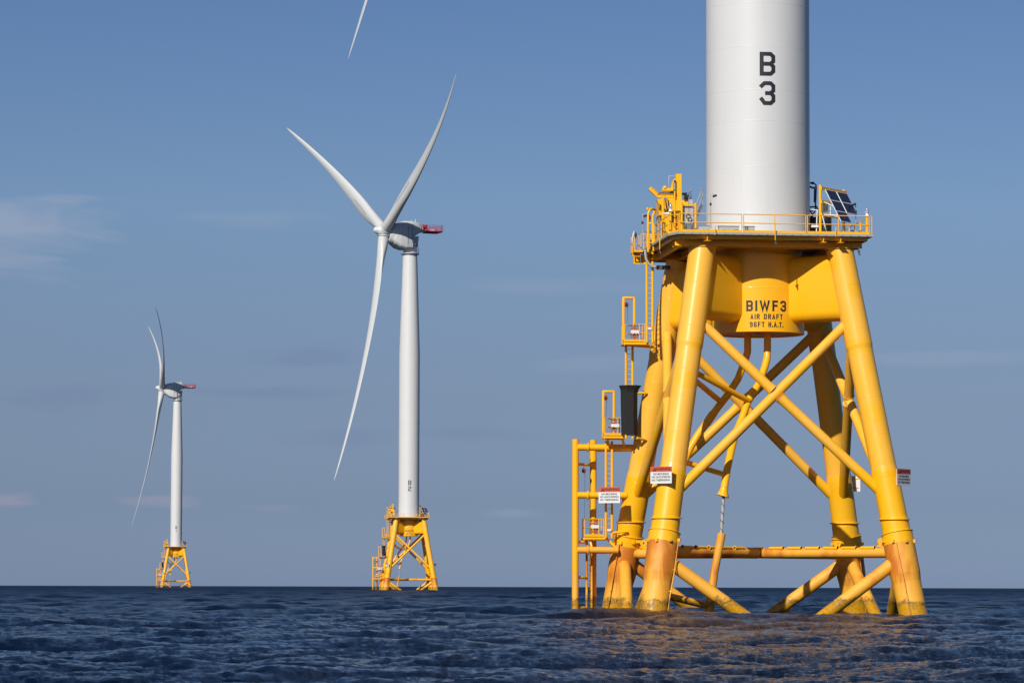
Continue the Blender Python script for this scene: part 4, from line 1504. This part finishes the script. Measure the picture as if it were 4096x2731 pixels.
for ci, cnt in ((0, 3), (1, 2)):
    for k in range(cnt):
        L0 = k * 0.735
        L1 = L0 + (0.715 if k < 2 else 0.70)
        o0 = top + dv * (ci * 1.33)
        c = [o0 + sdv * L0, o0 + dv * 1.24 + sdv * L0, o0 + dv * 1.24 + sdv * L1, o0 + sdv * L1]
        fr = MB()
        vs = [p + pn * h for h in (-0.02, 0.02) for p in c]
        fr.add(vs, [(0, 1, 2, 3), (7, 6, 5, 4), (0, 4, 5, 1), (1, 5, 6, 2), (2, 6, 7, 3), (3, 7, 4, 0)])
        fo = tp_(r, fr, 'solar_panel', M_WHT, A)
        i_ = 0.022
        ce = [o0 + dv * i_ + sdv * (L0 + i_), o0 + dv * (1.24 - i_) + sdv * (L0 + i_), o0 + dv * (1.24 - i_) + sdv * (L1 - i_), o0 + dv * i_ + sdv * (L1 - i_)]
        cl_ = MB()
        cl_.add([p + pn * 0.024 for p in ce], [(0, 1, 2, 3)])
        cl_.uv = [(0, 0), (1.2, 0), (1.2, 0.67), (0, 0.67)]
        tp_(r, cl_, 'cells', M_SOL, A, fo)
for f, z, k in ((0.25, 23.95, 1.2), (0.25, 23.22, 1.75), (1.0, 23.22, 1.85), (1.6, 23.22, 1.3), (1.6, 23.95, 1.2)):
    p = P1 + dv * f + nv * 0.12 + Vector((0, 0, z))
    q = top + dv * (f) + sdv * k
    tp_(r, MB().tube(p, q, 0.028, n=8), 'strut', M_WHT, A)
A = (3.42, -2.9, 23.45)
r = root('junction_box', "stainless box mounted behind the solar panels of {T}", 'junction box', A, copies=1)
tp_(r, MB().box((3.40, -2.85, 23.66), (0.40, 0.16, 0.46), rz=0.5), 'body', M_STN, A)
tp_(r, MB().tube((3.75, -2.8, 23.3), (3.75, -2.8, 23.72), 0.035, n=8), 'gland', M_WHT, A)

# --- tanks and gooseneck right of the tower
for x, y, rr, zt, lb in ((3.42, 0.6, 0.42, 23.45, "black round tank close against the right side of the tower of {T}"), (4.2, 1.2, 0.46, 23.75, "taller black round tank behind the solar panel post of {T}")):
    A = (x, y, ZD)
    r = root('black_tank', lb, 'tank', A, 'black tanks beside the towers', 2)
    tp_(r, MB().lathe([(rr * 0.9, 0), (rr, 0.05), (rr, zt - ZD - 0.1), (rr * 0.8, zt - ZD)], 24, A), 'shell', M_BLK, A)
    tp_(r, MB().lathe([(rr * 1.02, 0.5), (rr * 1.02, 0.56)], 24, A, caps=False).tube((x - 0.1, y, zt), (x - 0.1, y, zt + 0.15), 0.06, n=10), 'fitting', M_SEAM, A)
A = (3.3, 0.2, 24.0)
r = root('gooseneck_pipe', "dark bent vent pipe clamped to the right side of the tower of {T}", 'pipe', A, 'bent vent pipes', 2)
tp_(r, MB().path([(3.0, 0.1, 25.45), (3.35, 0.1, 25.45), (3.50, 0.1, 25.35), (3.52, 0.1, 25.15), (3.48, 0.1, 24.4), (3.46, 0.1, 23.8), (3.3, 0.1, 23.6)], 0.045, 10).path([(3.0, 0.1, 25.3), (3.3, 0.05, 25.15), (3.42, 0.1, 25.2), (3.42, 0.1, 24.3)], 0.06, 10), 'pipe', M_TRAY, A)
tp_(r, MB().box((3.3, 0.1, 25.45), (0.16, 0.14, 0.14)).box((3.45, 0.1, 24.55), (0.14, 0.12, 0.2)).path([(3.02, 0.1, 25.4), (3.05, 0.1, 23.4)], 0.02, 6), 'clamp', M_BLK, A)
tp_(r, MB().path([(3.1, 0, 24.0), (3.5, 0, 24.05), (3.7, 0, 23.7)], 0.05, 8).path([(3.05, 0, 23.7), (3.4, 0, 23.85), (3.75, 0, 23.85)], 0.045, 8).path([(3.05, 0, 23.9), (3.3, 0, 23.5), (3.2, 0, 23.3)], 0.04, 8), 'hose', M_BLK, A)
A = (3.0, -2.4, ZD)
r = root('white_stand', "white tubular stand between the tower and the solar rack of {T}", 'stand', A, 'white stands', 2)
tp_(r, MB().tube((3.05, -2.4, 23.55), (2.98, -2.4, ZD), 0.035, n=8).tube((3.12, -2.4, 23.55), (2.72, -2.4, 23.58), 0.035, n=8).tube((3.33, -2.4, 23.3), (3.72, -2.4, ZD), 0.035, n=8), 'frame', M_WHT, A)
tp_(r, MB().bbox((2.70, -2.5, 22.55), (3.1, -2.3, 22.68)), 'tray', M_WHT, A)
A = (5.35, -1.7, 22.2)
r = root('weather_box', "small grey instrument box on the right railing of {T}", 'instrument box', A, copies=1)
tp_(r, MB().bbox((5.2, -1.8, 22.15), (5.5, -1.6, 22.5)), 'case', M_GREY, A)
tp_(r, MB().path([(5.5, -1.7, 22.3), (5.55, -2.2, 22.2), (5.5, -2.8, 22.35), (5.5, -3.3, 22.0)], 0.015, 5), 'cable', M_BLK, A)

# --- fall arrest reels
for (x, y, z), zc, zr, lb, cp in (((-7.30, 3.5, 18.40), 18.72, 16.9, "dark red fall arrest reel hanging in the top ladder hoop of {T}", 1), ((-8.31, 5.2, 12.92), 13.22, 11.6, "dark red fall arrest reel hanging in the middle ladder hoop of {T}", 1),
                                  ((-9.42, 6.6, 8.60), 8.9, 4.9, "orange and black reel hanging between the fender posts of {T}", 2), ((-6.27, 1.5, 23.42), 23.85, 23.0, "orange red reel hanging in the arched ladder head on the deck of {T}", 1)):
    A = (x, y, z)
    r = root('fall_arrest_reel', lb, 'fall arrest reel', A, 'fall arrest reels', cp)
    tp_(r, MB().sphere(A, 0.135, 14, (1, 0.7, 1.1)), 'housing', M_ORG, A)
    tp_(r, MB().sphere((x - 0.03, y - 0.02, z), 0.137, 14, (0.55, 0.75, 1.0)), 'cover', M_BLK, A)
    tp_(r, MB().tube((x, y, z + 0.1), (x, y, zc), 0.02, n=6), 'hook', M_STN, A)
    tp_(r, MB().path([(x + 0.05, y, z - 0.12), (x + 0.08, y, z - 0.3), (x + 0.06, y, z - 0.33), (x + 0.03, y, zr)], [0.02, 0.012, 0.01, 0.006], 5), 'line', M_BLK, A)

# --- white bundle on the left rail
A = (-6.62, 5.0, 22.5)
r = root('cloth_bundle', "white cloth bundle tied over the far left rail corner of {T}", 'cloth bundle', A, copies=1)
tp_(r, MB().path([(-6.62, 4.95, 22.95), (-6.66, 4.9, 22.75), (-6.72, 4.95, 22.5), (-6.68, 4.95, 22.2)], [0.03, 0.06, 0.055, 0.03], 8), 'cloth', M_CLO, A)
tp_(r, MB().path([(-6.55, 4.9, 22.9), (-6.52, 4.88, 22.7), (-6.54, 4.9, 22.5)], [0.03, 0.07, 0.03], 8), 'strap', M_BLK, A)

# --- lamps hung under the deck edge
for (x, y, z0, z1), lb in (((-0.09, -5.70, 21.42, 22.40), "dark camera on a yellow bar, middle of the front deck edge, {T}"), ((-6.12, -1.6, 21.2, 21.9), "dark camera on a yellow bar, left deck edge, {T}"), ((4.95, -4.9, 20.95, 21.3), "dark camera hung under the right deck corner of {T}")):
    A = (x, y, z1)
    r = root('hanging_camera', lb, 'camera', A, 'cameras hung under the deck', 1)
    tp_(r, MB().tube((x, y, z0), (x, y, z1), 0.03, n=8), 'bar', M_Y if z1 > 21.5 else M_TRAY, A)
    tp_(r, MB().lathe([(0.10, 0), (0.11, 0.03)], 12, (x, y, z0 - 0.03)).path([(x, y, z0 - 0.05), (x + 0.05, y - 0.04, z0 - 0.25)], [0.05, 0.045], 10), 'lamp', M_TRAY, A)

# --- small notices at the ladders
for (x, y, z), lb in (((-5.98, 3.0, 16.98), "small white notice on the top ladder below the deck of {T}"), ((-8.02, 5.7, 5.05), "small red and white notice on the lower ladder of {T}")):
    A = (x, y, z)
    r = root('ladder_notice', lb, 'notice', A, 'small ladder notices', 1)
    tp_(r, MB().bbox((x - 0.13, y - 0.09, z - 0.09), (x + 0.13, y - 0.08, z + 0.09)), 'plate', M_SGW, A)
    tp_(r, MB().bbox((x - 0.13, y - 0.096, z + 0.04), (x + 0.13, y - 0.091, z + 0.085)), 'band', M_SGR, A)

# --- the worker crouching at the ladder head
A = (-5.82, 3.0, ZD)
r = root('person', "person in blue hard hat and white top crouching at the deck's left edge", 'person', A, copies=1)


def skinned(name, verts, edges, radii, mat, parent, sub=1):
    me = bpy.data.meshes.new(name)
    me.from_pydata([Vector(v) - Vector(A) for v in verts], edges, [])
    o = bpy.data.objects.new(name, me)
    col.objects.link(o)
    mod = o.modifiers.new('skin', 'SKIN')
    for i, sv in enumerate(me.skin_vertices[0].data):
        sv.radius = (radii[i], radii[i])
    me.skin_vertices[0].data[0].use_root = True
    if sub:
        s_ = o.modifiers.new('sub', 'SUBSURF')
        s_.levels = s_.render_levels = sub
    dg = bpy.context.evaluated_depsgraph_get()
    dg.update()
    me2 = bpy.data.meshes.new_from_object(o.evaluated_get(dg))
    bpy.data.objects.remove(o)
    me2.materials.clear()
    me2.materials.append(mat)
    for p in me2.polygons:
        p.use_smooth = True
    o2 = bpy.data.objects.new(name, me2)
    col.objects.link(o2)
    o2.parent = parent
    return o2


px, py, pz = -5.86, 3.0, ZD
V_ = [(px, py + 0.25, pz + 0.28), (px + 0.02, py + 0.15, pz + 0.48), (px + 0.03, py + 0.02, pz + 0.66), (px + 0.02, py - 0.02, pz + 0.74), (px + 0.02, py - 0.06, pz + 0.85),
      (px - 0.17, py + 0.0, pz + 0.62), (px - 0.22, py - 0.15, pz + 0.42), (px - 0.10, py - 0.36, pz + 0.35),
      (px + 0.20, py + 0.0, pz + 0.62), (px + 0.26, py - 0.14, pz + 0.42), (px + 0.16, py - 0.36, pz + 0.38),
      (px - 0.12, py + 0.2, pz + 0.26), (px - 0.18, py - 0.18, pz + 0.42), (px - 0.16, py - 0.05, pz + 0.06), (px - 0.16, py - 0.2, pz + 0.04),
      (px + 0.12, py + 0.2, pz + 0.26), (px + 0.2, py - 0.18, pz + 0.10), (px + 0.18, py + 0.22, pz + 0.06), (px + 0.18, py + 0.34, pz + 0.04)]
E_ = [(0, 1), (1, 2), (2, 3), (3, 4), (2, 5), (5, 6), (6, 7), (2, 8), (8, 9), (9, 10), (0, 11), (11, 12), (12, 13), (13, 14), (0, 15), (15, 16), (16, 17), (17, 18)]
RAD = [0.15, 0.145, 0.13, 0.06, 0.085, 0.065, 0.045, 0.035, 0.065, 0.045, 0.035, 0.10, 0.075, 0.055, 0.045, 0.10, 0.075, 0.055, 0.045]
skinned('body', V_, E_, RAD, M_SKIN, r)
skinned('shirt', V_[:3] + [V_[5], V_[6], V_[8], V_[9]], [(0, 1), (1, 2), (2, 3), (3, 4), (2, 5), (5, 6)], [0.16, 0.16, 0.145, 0.08, 0.058, 0.08, 0.058], M_CLO, r)
skinned('trousers', [V_[0], V_[11], V_[12], V_[13], V_[15], V_[16], V_[17]], [(0, 1), (1, 2), (2, 3), (0, 4), (4, 5), (5, 6)], [0.165, 0.115, 0.088, 0.066, 0.115, 0.088, 0.066], M_NAVY, r)
hc = (px + 0.02, py - 0.06, pz + 0.84)
tp_(r, MB().sphere(hc, 0.098, 16, (0.85, 1.0, 1.2)).sphere((hc[0], hc[1] - 0.10, hc[2] - 0.01), 0.018, 8).sphere((hc[0] - 0.09, hc[1], hc[2]), 0.025, 8).sphere((hc[0] + 0.09, hc[1], hc[2]), 0.025, 8), 'face', M_SKIN, A)
hh = MB()
prof = [(0.155, 0.0), (0.15, 0.015), (0.128, 0.02), (0.125, 0.07), (0.105, 0.12), (0.06, 0.155), (0.005, 0.165)]
hh.lathe(prof, 20, (hc[0], hc[1], hc[2] + 0.03))
tp_(r, hh, 'hard_hat', M_BLUE, A)

# ---------------------------------------------------------------- copies on the other two turbines
for o, anchor, label, copies, group in list(items):
    for i in range(1, copies):
        c = copy_tree(o)
        c.matrix_world = Matrix.Translation(TB[i]) @ RZ @ Matrix.Translation(anchor)
        c['label'] = label.replace('{T}', WHERE[i])


# ---------------------------------------------------------------- the sea
def tile(L, N, V, lam_lo, lam_hi, seed, wdir, A=1.0, spread=2, ex=4.0):
    rng = np.random.default_rng(seed)
    k1 = np.fft.fftfreq(N, L / N) * 2 * np.pi
    kx, ky = np.meshgrid(k1, k1, indexing='ij')
    k = np.hypot(kx, ky)
    k[0, 0] = 1
    Lp = V * V / 9.81
    c = (kx * math.cos(wdir) + ky * math.sin(wdir)) / k
    P = np.exp(-1 / (k * Lp) ** 2) / k ** ex * (np.abs(c) ** spread * 0.85 + 0.15)
    P[(k < 2 * np.pi / lam_hi) | (k > 2 * np.pi / lam_lo)] = 0
    P[0, 0] = 0
    h = np.sqrt(P * A) * (rng.normal(size=k.shape) + 1j * rng.normal(size=k.shape)) * N * N * (2 * np.pi / L)
    H = np.real(np.fft.ifft2(h))
    Dx = np.real(np.fft.ifft2(-1j * kx / k * h))
    Dy = np.real(np.fft.ifft2(-1j * ky / k * h))
    return H, Dx, Dy


def samp(F, L, x, y):
    N = F.shape[0]
    u = (x / L) % 1.0 * N
    v = (y / L) % 1.0 * N
    i = np.floor(u).astype(int)
    j = np.floor(v).astype(int)
    fu, fv = u - i, v - j
    i %= N
    j %= N
    i2, j2 = (i + 1) % N, (j + 1) % N
    return F[i, j] * (1 - fu) * (1 - fv) + F[i2, j] * fu * (1 - fv) + F[i, j2] * (1 - fu) * fv + F[i2, j2] * fu * fv


WD = R(-60)
L1, L2 = 223.0, 31.0
t1 = tile(L1, 1024, 4.8, 1.2, 28, 11, R(-72), 1.0, 3)
t2 = tile(L2, 768, 7.2, 0.09, 1.6, 5, R(-70), 1.0, 3, 3.0)
s1 = 0.15 / t1[0].std()
mss = lambda F, L: np.sqrt(np.mean((np.diff(F, axis=0) / (L / F.shape[0])) ** 2) + np.mean((np.diff(F, axis=1) / (L / F.shape[0])) ** 2))
s2 = 0.30 / mss(t2[0], L2)
t1 = [f * s1 for f in t1]
t2 = [f * s2 for f in t2]
print('sea rms', t1[0].std(), 'slopes', mss(t1[0], L1), mss(t2[0], L2), t2[0].std())

rows = [2.0]
while rows[-1] < 46:
    rows.append(rows[-1] * 1.06)
while rows[-1] < 650:
    rows.append(rows[-1] * (1.0022 if rows[-1] < 160 else 1.0032))
while rows[-1] < 2600:
    rows.append(rows[-1] * 1.006)
while rows[-1] < 15000:
    rows.append(rows[-1] * 1.04)
rows = np.array(rows)
a1 = np.arange(-0.168, 0.168, 0.00046)
a2 = np.concatenate([np.arange(-0.5, -0.168, 0.004), np.arange(0.172, 0.5, 0.004)])
a3 = np.concatenate([np.arange(-PI, -0.5, 0.06), np.arange(0.53, PI, 0.06)])
az_ = np.sort(np.concatenate([a1, a2, a3]))
RR, AA = np.meshgrid(rows, az_, indexing='ij')
X = RR * np.sin(AA)
Y = RR * np.cos(AA)
fade1 = np.clip((2400 - RR) / 1400, 0, 1)
fade2 = np.clip((380 - RR) / 230, 0, 1)
inner = (np.abs(AA) < 0.17)
fade2 = fade2 * inner
sc_out = np.where(np.abs(AA) < 0.5, 1.0, 0.3)
H1 = samp(t1[0], L1, X, Y)
Z = H1 * fade1 * sc_out + samp(t2[0], L2, X, Y) * fade2
CH = 1.3
DX = CH * samp(t1[1], L1, X, Y) * fade1 * sc_out + 0.8 * samp(t2[1], L2, X, Y) * fade2
DY = CH * samp(t1[2], L1, X, Y) * fade1 * sc_out + 0.8 * samp(t2[2], L2, X, Y) * fade2
gx = np.gradient(t1[1], L1 / 1024, axis=0)
gy = np.gradient(t1[2], L1 / 1024, axis=1)
gxy = np.gradient(t1[1], L1 / 1024, axis=1)
J = (1 + CH * gx) * (1 + CH * gy) - (CH * gxy) ** 2
thr = np.quantile(J, 0.0045)
foam_t = np.clip((thr - J) / 0.12 + 0.25, 0, 1) * (J < thr + 0.03)
FO = samp(foam_t, L1, X, Y) * fade1
for sx, sy in CORN:           # a little wash where the legs stand in the water
    w_ = TB[0] + RZ @ legp(sx, sy, 0.0)
    dd = np.hypot(X - w_.x - (0.5 if sx > 0 else 0.0), Y - w_.y)
    FO = np.maximum(FO, 0.55 * np.exp(-((dd - 1.0) / 0.35) ** 2) * (1.3 if sx > 0 else 0.8))
X2 = X + DX
Y2 = Y + DY
Z2 = Z - (X2 ** 2 + Y2 ** 2) / (2 * 7.4e6)
nr, nc = RR.shape
co = np.stack([X2, Y2, Z2], -1).reshape(-1, 3).astype(np.float32)
idx = np.arange(nr * nc).reshape(nr, nc)
q = np.stack([idx[:-1, :-1], idx[:-1, 1:], idx[1:, 1:], idx[1:, :-1]], -1).reshape(-1, 4)
wrap = np.stack([idx[:-1, -1], idx[:-1, 0], idx[1:, 0], idx[1:, -1]], -1)
q = np.concatenate([q, wrap])[:, ::-1]
me = bpy.data.meshes.new('sea')
me.vertices.add(len(co))
me.vertices.foreach_set('co', co.ravel())
me.loops.add(q.size)
me.loops.foreach_set('vertex_index', q.ravel().astype(np.int32))
me.polygons.add(len(q))
me.polygons.foreach_set('loop_start', (np.arange(len(q)) * 4).astype(np.int32))
me.polygons.foreach_set('loop_total', np.full(len(q), 4, np.int32))
me.polygons.foreach_set('use_smooth', np.ones(len(q), bool))
me.update(calc_edges=True)
at = me.attributes.new('ripple', 'FLOAT', 'POINT')      # wavelets too small for the mesh there
at.data.foreach_set('value', np.clip((RR - 130) / 900, 0, 1).reshape(-1).astype(np.float32) ** 0.5)
at = me.attributes.new('foam', 'FLOAT', 'POINT')
at.data.foreach_set('value', FO.reshape(-1).astype(np.float32))


def make_water():
    m = bpy.data.materials.new("sea_water")
    m.use_nodes = True
    n, l = m.node_tree.nodes, m.node_tree.links
    p = n['Principled BSDF']
    g = n.new('ShaderNodeNewGeometry').outputs['Position']
    big = noise(n, l, g, 0.06, (1, 1, 1), 3)
    c = mixrgb(n, l, big, (0.0008, 0.006, 0.020), (0.0012, 0.008, 0.027))
    fa = n.new('ShaderNodeAttribute')
    fa.attribute_name = 'foam'
    fn = noise(n, l, g, 9.0, (1, 1, 1), 6, 0.7)
    ff = mth(n, l, 'MULTIPLY', fa.outputs['Fac'], mth(n, l, 'MULTIPLY', mth(n, l, 'SUBTRACT', fn, 0.40), 5.0, clamp=True), clamp=True)
    c = mixrgb(n, l, mth(n, l, 'MULTIPLY', ff, 0.6), c, (0.55, 0.58, 0.60))
    l.new(c, p.inputs['Base Color'])
    p.inputs['IOR'].default_value = 1.25
    p.inputs['Specular IOR Level'].default_value = 0.35
    ra = n.new('ShaderNodeAttribute')
    ra.attribute_name = 'ripple'
    l.new(mth(n, l, 'ADD', mth(n, l, 'ADD', 0.045, mth(n, l, 'MULTIPLY', ra.outputs['Fac'], 0.38)), mth(n, l, 'MULTIPLY', ff, 0.4)), p.inputs['Roughness'])
    # ripples shorter than the mesh
    b1 = noise(n, l, g, 4.5, (0.75, 1.3, 1), 7, 0.66)
    b2 = noise(n, l, g, 15.0, (1, 1, 1), 4, 0.6)
    gust = mth(n, l, 'MULTIPLY', mth(n, l, 'SUBTRACT', noise(n, l, g, 0.09, (1, 1, 1), 4), 0.25), 2.2, clamp=True)
    bp = n.new('ShaderNodeBump')
    bp.inputs['Strength'].default_value = 1.0
    bp.inputs['Distance'].default_value = 0.17
    l.new(gust, bp.inputs['Strength'])
    l.new(b1, bp.inputs['Height'])
    bp2 = n.new('ShaderNodeBump')
    bp2.inputs['Strength'].default_value = 0.8
    bp2.inputs['Distance'].default_value = 0.02
    l.new(b2, bp2.inputs['Height'])
    l.new(bp.outputs[0], bp2.inputs['Normal'])
    l.new(bp2.outputs[0], p.inputs['Normal'])
    return m


me.materials.append(make_water())
sea = bpy.data.objects.new('sea', me)
col.objects.link(sea)
sea['kind'] = 'structure'
